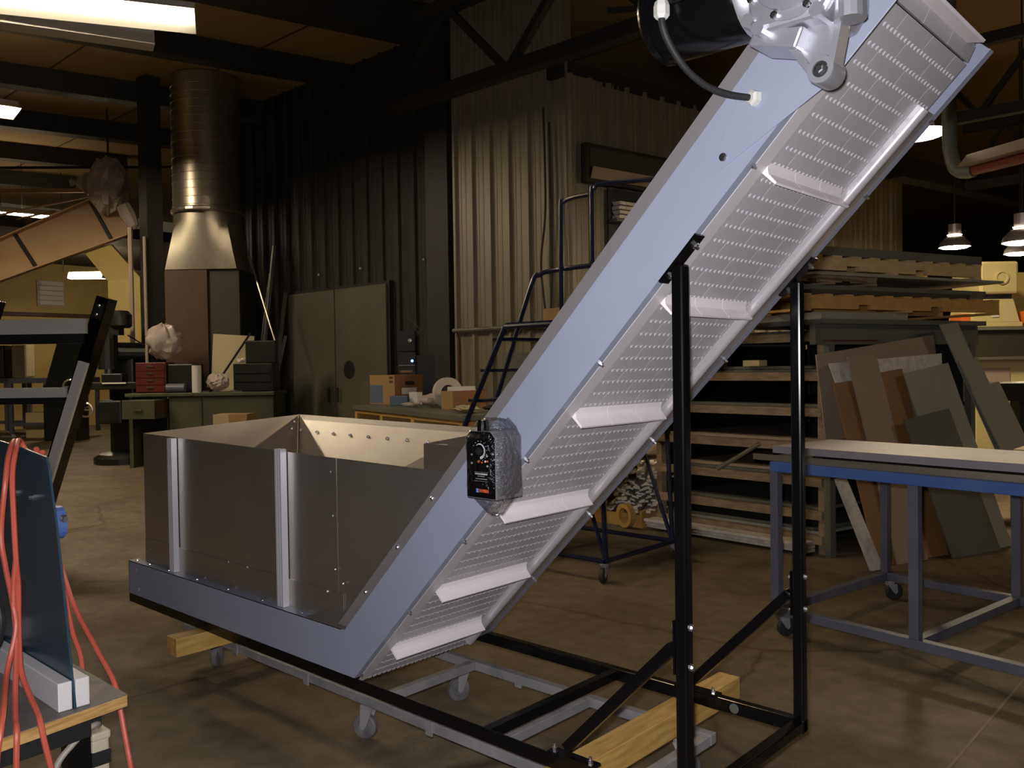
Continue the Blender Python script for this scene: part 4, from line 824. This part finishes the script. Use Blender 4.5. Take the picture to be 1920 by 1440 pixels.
# pile of white trim offcuts
stick = B().box(-.012, .012, -.45, .45, 0, .016); sm = bpy.data.meshes.new('trim_offcut'); sm.from_pydata(stick.v, [], stick.f); sm.materials.append(M['white_trim'])
rr = random.Random(11); cnt = 0
for row in range(16):
    for j in range(9):
        x = -.62 + j * .075 + rr.uniform(-.02, .02) + row * .006; z = .13 + row * .026
        if x > .06 + rr.uniform(-.05, .02): continue
        o = bpy.data.objects.new('trim_offcut', sm); col.objects.link(o); cnt += 1
        o.location = (x, 5.35 + rr.uniform(-.12, .12), z + rr.uniform(0, .008)); o.rotation_euler = (rr.uniform(-.02, .02), rr.uniform(-.5, .5), rr.uniform(-.12, .12) + .55)
        o.scale = (rr.uniform(1.4, 2.8), 1, rr.uniform(.9, 1.4))
        tag(o, 'short white trim offcut in the pile left of the rack', 'offcut', 'pile of white trim offcuts')
pb = root('offcut_crate', 'low wooden crate under the white trim offcuts', 'crate', (-.05, 5.3, 0))
part('crate_floor', B().box(-.75, .10, 4.85, 5.9, .04, .1), 'cardboard', pb); part('crate_side', B().box(-.75, .10, 4.82, 4.85, 0, .12), 'orange_wood', pb)
part('crate_side', B().box(-.78, -.75, 4.82, 5.9, 0, .55), 'orange_wood', pb); part('crate_end', B().box(.10, .13, 4.82, 5.9, 0, .16), 'orange_wood', pb)
for k, (x, z, rot) in enumerate(((-.25, .60, .3), (-.2, .66, .15))):
    o = part('metal_sheet', B().box(-.4, .4, -.02, .6, -.008, .008), 'sheet_tan', loc=(0, 0, 0)); o.location = (x, 5.05, z); o.rotation_euler = (.25, -.3 * rot, .35 + rot)
    tag(o, ['lower grey panel lying on the white offcuts', 'upper grey panel lying on the white offcuts'][k], 'sheet')
tag(part('tape_ring', B().lathe((.0, 4.74, .12), (-.3, -1, 0), [(.075, -.03), (.115, -.03), (.115, .03), (.075, .03), (.075, -.03)], 18, cap=False), 'orange_wood'), 'brown tape ring standing by the offcut crate', 'tape ring')

# ------------------------------------------------------------------ pallets on the rack, boards leaning on its side
q0 = Vec((2.05, 4.62, 0)); eS = azv(20); nS = Vec((eS.y, -eS.x, 0))
def sp(s, o, z): return q0 + eS * s + nS * o + EZ * z
def sbox(b, s0, s1, o0, o1, z0, z1): return b.hexa([sp(*q) for q in ((s0, o0, z0), (s1, o0, z0), (s1, o1, z0), (s0, o1, z0), (s0, o0, z1), (s1, o0, z1), (s1, o1, z1), (s0, o1, z1))])
part('side_frame', sbox(B(), -.1, 1.9, -.12, -.06, 1.70, 1.86), 'sheet_dark', rk)
for s in (.05, .95, 1.8): part('side_post', sbox(B(), s, s + .06, -.12, -.06, 0, 1.70), 'sheet_dark', rk)
def pallet(z, s0, s1, o0, o1, label, mt, h=.115):
    t = root('pallet', label, 'pallet', sp((s0 + s1) / 2, (o0 + o1) / 2, z), 'pallets stacked on the rack')
    for k in range(3):
        o = o0 + (o1 - o0 - .04) * k / 2; n1 = s0 + (s1 - s0) * .26; n2 = s0 + (s1 - s0) * .62
        part('stringer', B().prism([sp(*q) for q in ((s0, o, z + .018), (n1, o, z + .018), (n1, o, z + .055), (n1 + .14, o, z + .055), (n1 + .14, o, z + .018), (n2, o, z + .018), (n2, o, z + .055), (n2 + .14, o, z + .055), (n2 + .14, o, z + .018), (s1, o, z + .018), (s1, o, z + h), (s0, o, z + h))], nS * .04), mt, t)
    nb = 11
    for k in range(nb):
        s = s0 + (s1 - s0 - .10) * k / (nb - 1); part('deck_board', sbox(B(), s, s + .10, o0, o1 + .005, z + h, z + h + .018), mt, t)
    for s in (s0, (s0 + s1) / 2 - .05, s1 - .10): part('bottom_board', sbox(B(), s, s + .10, o0, o1 + .005, z, z + .018), mt, t)
def flat(s0, s1, o0, o1, z0, z1, mt, label, nm='stock_sheet'): tag(part(nm, sbox(B(), s0, s1, o0, o1, z0, z1), mt, loc=sp((s0 + s1) / 2, (o0 + o1) / 2, z0)), label, 'sheet', 'sheets between the pallets')
flat(-.1, 1.9, -1.1, .02, 1.861, 1.90, 'sheet_dark', 'dark blue-grey sheet lowest in the stack on the rack')
flat(-.1, .9, -1.1, .0, 1.901, 1.955, 'sheet_grey', 'short grey sheet stack under the lower pallet')
pallet(1.957, -.35, 2.05, -1.1, .04, 'orange brown pallet lower in the stack on the rack', 'orange_wood')
flat(-.2, 1.7, -1.1, .0, 2.091, 2.13, 'furnace_dark', 'dark brown sheet lying on the lower pallet')
flat(-.3, 2.0, -1.1, -.05, 2.131, 2.17, 'sheet_dark', 'dark sheet under the middle pallet')
pallet(2.172, -.5, .55, -1.05, -.02, 'short dark pallet in the middle of the stack', 'old_wood', .05)
flat(-.2, 2.15, -1.1, .02, 2.241, 2.262, 'sheet_grey', 'thin grey sheet sticking out under the top pallet')
pallet(2.264, -.4, 1.86, -1.1, .0, 'pale pallet at the top of the stack', 'pine_x')
flat(-.5, 1.9, -1.05, -.02, 2.398, 2.47, 'sheet_dark', 'dark sheet pack on the top pallet')
r0 = Vec((2.26, 4.76, 0))
def lean_board(quad, out, label, mt, t=.012, nm='leaning_board', cat='board'):
    zt = max(z for s, z in quad)
    pts = [r0 + eS * s + nS * (out - .10 + (1.9 - z) * .14) + EZ * max(z, .004) for s, z in quad]
    cx = sum(pts, Vec()) / 4; cx.z = 0
    tag(part(nm, B().slab(pts, t), mt, loc=cx), label, cat, 'boards leaning on the rack')
lean_board([(-.36, 1.62), (1.05, 1.78), (1.05, 1.05), (-.36, .95)], -.09, 'wide tan sheet standing behind the leaning boards', 'sheet_tan')
lean_board([(-.33, 1.55), (1.0, 1.62), (.98, 1.50), (-.28, 1.40)], .0, 'long pale plank lying across the leaning boards', 'white_trim')
lean_board([(-.34, 1.40), (-.05, 1.41), (.20, 0), (-.10, 0)], .03, 'brown hardboard leaning at the left of the rack side', 'hardboard')
lean_board([(.17, 1.47), (.45, 1.50), (.72, 0), (.44, 0)], .03, 'brown hardboard half hidden behind the green-grey sheet', 'hardboard')
lean_board([(-.19, 1.60), (.126, 1.63), (.43, .0), (.08, .0)], .06, 'tall greyish tan board leaning over the hardboard', 'sheet_tan')
lean_board([(.39, 1.46), (.94, 1.54), (1.45, .0), (.80, .0)], .09, 'big green-grey sheet leaning in the middle', 'sheet_grey')
lean_board([(.26, 1.10), (.81, 1.17), (1.22, .0), (.62, .0)], .14, 'dark grey sheet leaning in front of the green-grey one', 'sheet_dark')
lean_board([(1.09, 1.325), (1.47, 1.375), (2.20, .0), (1.80, .0)], .16, 'grey panel nearest the floor at the right end of the boards', 'sheet_grey')
lean_board([(1.06, 1.56), (1.32, 1.58), (2.10, .0), (1.88, .0)], .10, 'grey strip panel behind the right end panel', 'sheet_grey')
lean_board([(.96, 1.86), (1.19, 1.88), (2.08, .0), (1.85, .0)], .05, 'tallest narrow grey panel at the right end', 'sheet_grey')
lean_board([(-.50, .70), (-.40, .70), (-.12, 0), (-.24, 0)], .10, 'short pale plank with a white edge by the rack post', 'white_trim', .03)
tag(part('red_strip', sbox(B(), -.02, .6, -.058, -.05, 1.725, 1.738), 'red_paint'), 'thin red edged strip along the rack side', 'strip')

# ------------------------------------------------------------------ blue table with channels
ET, NT = Vec((.987, -.16, 0)), Vec((.16, .987, 0)); to = (2.54, 2.54)
tb = root('blue_table', 'blue and grey steel table on casters at the right', 'table', (*to, 0))
tbx_ = lambda a0, a1, b0, b1, z0, z1: obox(B(), to, a0, a1, b0, b1, z0, z1, ET, NT)
for b0 in (0, 1.2): part('top_rail', tbx_(0, 2.35, b0, b0 + .05, .945, 1.0), 'table_blue_top', tb, bevel=.003); part('lower_rail', tbx_(0, 2.35, b0, b0 + .05, .13, .18), 'table_blue', tb, bevel=.003)
for a in (0, .80, 1.6, 2.30):
    for b0 in (0, 1.2): part('leg', tbx_(a, a + .05, b0 + .001, b0 + .049, .18, .945), 'table_blue', tb, bevel=.003)
    part('cross_rail', tbx_(a + .001, a + .049, .05, 1.2, .131, .179), 'table_blue', tb); part('cross_rail', tbx_(a + .001, a + .049, .05, 1.2, .946, .999), 'table_blue_top', tb)
for a, b0, an in ((.04, .05, 1.0), (.06, 1.22, .8), (2.25, .05, 2), (2.25, 1.2, 2)): p = LL(to, a, b0, 0, ET, NT); caster(tb, p.x, p.y, .13, .055, an, 'dark_rubber')
tag(part('steel_channel', B().prism([LL(to, -.14, .04, z, ET, NT) + NT * y for y, z in ((0, 1.0005), (.56, 1.0005), (.56, 1.07), (.552, 1.07), (.552, 1.008), (.008, 1.008), (.008, 1.035), (0, 1.035))], ET * 2.6), 'steel_edge', loc=LL(to, 1, .3, 1.0, ET, NT)), 'lower shiny steel channel on the blue table', 'channel', 'channels on the blue table')
tag(part('cover_channel', B().prism([LL(to, -.02, .06, z, ET, NT) + NT * y for y, z in ((0, 1.045), (0, 1.085), (.6, 1.085), (.6, 1.045), (.592, 1.045), (.592, 1.077), (.008, 1.077), (.008, 1.045))], ET * 2.5), 'channel_grey', loc=LL(to, 1, .3, 1.04, ET, NT)), 'wide pale grey channel lying upside down on the blue table', 'channel', 'channels on the blue table')
for a in (.2, 1.4): tag(part('spacer_block', tbx_(a, a + .06, .12, .55, 1.0085, 1.0765), 'black_matte'), ('left' if a < 1 else 'right') + ' dark spacer under the wide grey channel', 'spacer', 'spacers between the channels')
yc = root('yellow_crate', 'tall orange wooden crate at the right edge', 'crate', (3.75, 4.5, 0))
part('crate_face', B().box(3.42, 4.2, 4.25, 4.29, .0, .93), 'orange_wood', yc); part('crate_side', B().box(3.42, 3.46, 4.29, 5.0, .0, .93), 'orange_wood', yc); part('crate_lid', B().box(3.40, 4.22, 4.23, 5.0, .93, .98), 'pine_x', yc)
dbn = root('dark_bench', 'black steel bench behind the leaning panels at the right', 'bench', (3.0, 7.1, 0))
part('bench_top', obox(B(), (2.85, 6.9), -.2, 1.6, 0, .7, 1.18, 1.34), 'machine_black', dbn)
for a in (.05, 1.4): part('leg', obox(B(), (2.85, 6.9), a, a + .18, .05, .2, 0, 1.18), 'machine_black', dbn)
# ------------------------------------------------------------------ cream press machine
po = (2.04, 9.72)
pm = root('cream_press', 'cream coloured press machine behind the leaning boards', 'machine', (*po, 0))
pbx = lambda a0, a1, b0, b1, z0, z1: obox(B(), po, a0, a1, b0, b1, z0, z1)
part('head_housing', pbx(-.21, .26, 0, .7, 2.36, 2.76), 'machine_cream', pm, bevel=.03)
part('head_emblem', B().lathe(LL(po, .05, -.001, 2.56), -EF, [(.085, 0), (.085, .012), (.065, .014), (.062, .004), (0, .004)], 24, cap=False), 'machine_cream', pm)
part('neck', B().prism([LL(po, -.30, .02, 2.02), LL(po, .28, .02, 2.02), LL(po, .20, .02, 2.30), LL(po, -.22, .02, 2.30)], EF * .6), 'machine_cream', pm)
part('collar', pbx(-.2, .2, .05, .6, 2.30, 2.36), 'machine_black', pm); part('name_label', pbx(-.06, .02, .012, .019, 2.08, 2.24), 'paper_white', pm)
part('shoulder', pbx(-.33, .32, .02, .7, 1.96, 2.02), 'machine_cream', pm, bevel=.01); part('table_edge', pbx(-.36, .36, -.1, .7, 1.92, 1.955), 'steel_edge', pm)
part('apron', pbx(-.34, .34, -.06, .6, 1.60, 1.92), 'furnace_dark', pm); part('apron_edge', pbx(-.34, .36, -.10, .6, 1.56, 1.595), 'steel_edge', pm)
part('pedestal', pbx(-.28, .34, .0, .6, 0, 1.56), 'machine_cream', pm, bevel=.02); part('pedestal_panel', pbx(-.24, .14, -.012, 0, 1.28, 1.46), 'sheet_tan', pm)
part('side_guard', pbx(-.48, -.36, -.05, .2, 2.0, 2.12), 'orange_part', pm); part('side_guard', pbx(.34, .50, -.05, .2, 2.0, 2.15), 'orange_part', pm); part('lever_knob', B().dome(LL(po, .40, -.06, 2.22), -EF, .06, .05), 'bright_metal', pm)
tag(part('press_backboard', obox(B(), po, .3, 1.3, .8, .86, 0, 2.7), 'yellow_wall'), 'yellow board standing behind the cream press', 'board')
# ------------------------------------------------------------------ radiant tube heater
ht = root('tube_heater', 'long radiant tube heater under the roof at the right', 'heater', (3.1, 5.3, 3.1))
ha, hb = Vec((2.72, 6.02, 3.23)), Vec((3.75, 4.85, 3.08)); hs = Vec((.73, .68, 0))
part('reflector', B().prism([ha + hs * -.14 + EZ * -.03, ha + hs * .14 + EZ * -.03, ha + hs * .06 + EZ * .07, ha - hs * .06 + EZ * .07], hb - ha), 'sheet_tan', ht)
part('burner_tube', B().cyl(ha + EZ * -.06, hb + EZ * -.06, .045, 12), 'heater_red', ht); part('elbow', B().tube(spline([ha + EZ * -.06, ha + Vec((-.12, .06, -.04)), ha + Vec((-.2, .1, .1)), ha + Vec((-.22, .1, .6)), ha + Vec((-.22, .1, 3.4))], 6), .06, 10), 'sheet_dark', ht, smooth=True)

# ------------------------------------------------------------------ lamps
def fluorescent(p, q, z, label, g='fluorescent shop lights', wd=.34, gm_='tube_glow'):
    p = Vec((*p, z)); q = Vec((*q, z)); d = (q - p).normalized(); s = d.cross(EZ)
    t = root('fluorescent_light', label, 'light', (p + q) / 2, g)
    part('housing', B().prism([p + s * -.06 + EZ * .05, p + s * .06 + EZ * .05, p + s * .06 + EZ * .12, p - s * .06 + EZ * .12], q - p), 'fixture_white', t)
    for k in (-1, 1): part('reflector', B().prism([p + s * k * .06 + EZ * .06, p + s * k * wd + EZ * -.05, p + s * k * wd + EZ * -.04, p + s * k * .06 + EZ * .075], q - p), 'fixture_white', t)
    for e0, e1 in ((p, p + d * .006), (q - d * .006, q)): part('added_end_plate', B().prism([e0 + s * -wd + EZ * -.05, e0 + s * wd + EZ * -.05, e0 + s * .06 + EZ * .12, e0 - s * .06 + EZ * .12], e1 - e0), 'fixture_white', t)  # ends added to cut tube light off the upper wall
    for k in (-1, 0, 1): part('lamp_tube', B().cyl(p + s * k * .11 + d * .03 + EZ * -.0, q + s * k * .11 - d * .03, .022, 10), gm_, t)
    part('added_glow_strip', B().prism([p + s * -.035 + EZ * .1205 + d * .1, p + s * .035 + EZ * .1205 + d * .1, p + s * .035 + EZ * .124 + d * .1, p - s * .035 + EZ * .124 + d * .1], q - p - d * .2), 'added_strip_glow', t)  # glowing strip added on the housing to brighten ceiling and upper duct
    for e in (-1, 1): part('hanger', B().cyl((p + q) / 2 + d * e * .6 + EZ * .12, (p + q) / 2 + d * e * .6 + EZ * (6.72 - z), .008, 5), 'steel_dark', t)
fluorescent((-4.58, .36), (-3.51, 2.31), 5.16, 'largest fluorescent light at the top left corner', gm_='tube_glow_large')
fluorescent((-9.0, .12), (-8.67, 2.30), 5.30, 'fluorescent light below the large one at the left edge')
fluorescent((-17.1, 2.9), (-16.43, 5.76), 5.2, 'fluorescent light above the tan rafter')
fluorescent((-18.46, 6.58), (-17.81, 7.18), 4.03, 'small fluorescent light above the wall louvre', wd=.13)
fluorescent((-20.3, 4.0), (-20.1, 5.9), 5.2, 'fluorescent light half hidden behind the rafter at the left edge')
def highbay(x, y, z, r, label, mt='dome_glow', up=0):
    t = root('high_bay_lamp', label, 'lamp', (x, y, z), 'high bay lamps')
    part('shade', B().lathe((x, y, z), (0, 0, 1), [(r, -.01), (r * .92, r * .25), (r * .6, r * .6), (r * .3, r * .75), (r * .28, r * .7), (r * .55, r * .56), (r * .88, r * .22), (r * .97, -.01)], 24, cap=False), 'lamp_shade', t, smooth=True)
    part('lens', B().lathe((x, y, z + up), (0, 0, -1), [(r * (.95 - up), 0), (r * .8, r * .10 * (up == 0)), (r * .4, r * .16 * (up == 0)), (0.001, .002 + r * .18 * (up == 0))], 24), mt, t, smooth=True)
    part('added_uplight', B().lathe((x, y, z + r * .78), (0, 0, 1), [(r * .46, 0), (r * .46, .004)], 16), 'added_uplight_glow', t)  # glowing disc added above the shade to brighten the dark ceiling
    part('ballast', B().cyl((x, y, z + r * .7), (x, y, z + r * 1.5), r * .4, 14), 'lamp_shade', t); part('hanger', B().cyl((x, y, z + r * 1.5), (x, y, 6.7), .012, 6), 'steel_dark', t)
highbay(1.79, 7.50, 3.94, .33, 'high bay lamp beside the head of the conveyor')
highbay(.61, 13.2, 3.41, .24, 'high bay lamp above the pallet stack')
highbay(1.90, 11.66, 3.20, .26, 'nearer of the two high bay lamps over the cream press')
highbay(1.40, 13.9, 3.29, .24, 'farther of the two high bay lamps over the cream press')
highbay(.6, 2.4, 4.7, .26, 'high bay lamp hanging over the hopper', 'dome_glow_shop', .06)
highbay(7.5, 6.8, 3.9, .28, 'high bay lamp hanging off to the right of the rack', 'dome_glow_side', .03)
# unlit fixture hanging beside the large one
ua, ub_ = Vec((-5.177, .239, 5.08)), Vec((-4.413, 2.296, 5.08)); ud = (ub_ - ua).normalized(); us_ = ud.cross(EZ)
ul = root('unlit_fixture', 'unlit white light fixture below the largest fluorescent light', 'light', (ua + ub_) / 2)
part('trough', B().prism([ua + us_ * -.12, ua + us_ * .12, ua + us_ * .09 + EZ * .10, ua + us_ * -.09 + EZ * .10], ub_ - ua), 'fixture_white', ul)
part('ballast_cover', B().prism([ua + us_ * -.08 + EZ * .101, ua + us_ * .08 + EZ * .101, ua + us_ * .06 + EZ * .2, ua + us_ * -.06 + EZ * .2], ub_ - ua), 'fixture_white', ul)
for e in (.3, 1.8): part('hanger', B().cyl(ua + ud * e + EZ * .2, ua + ud * e + EZ * 1.63, .008, 5), 'steel_dark', ul)
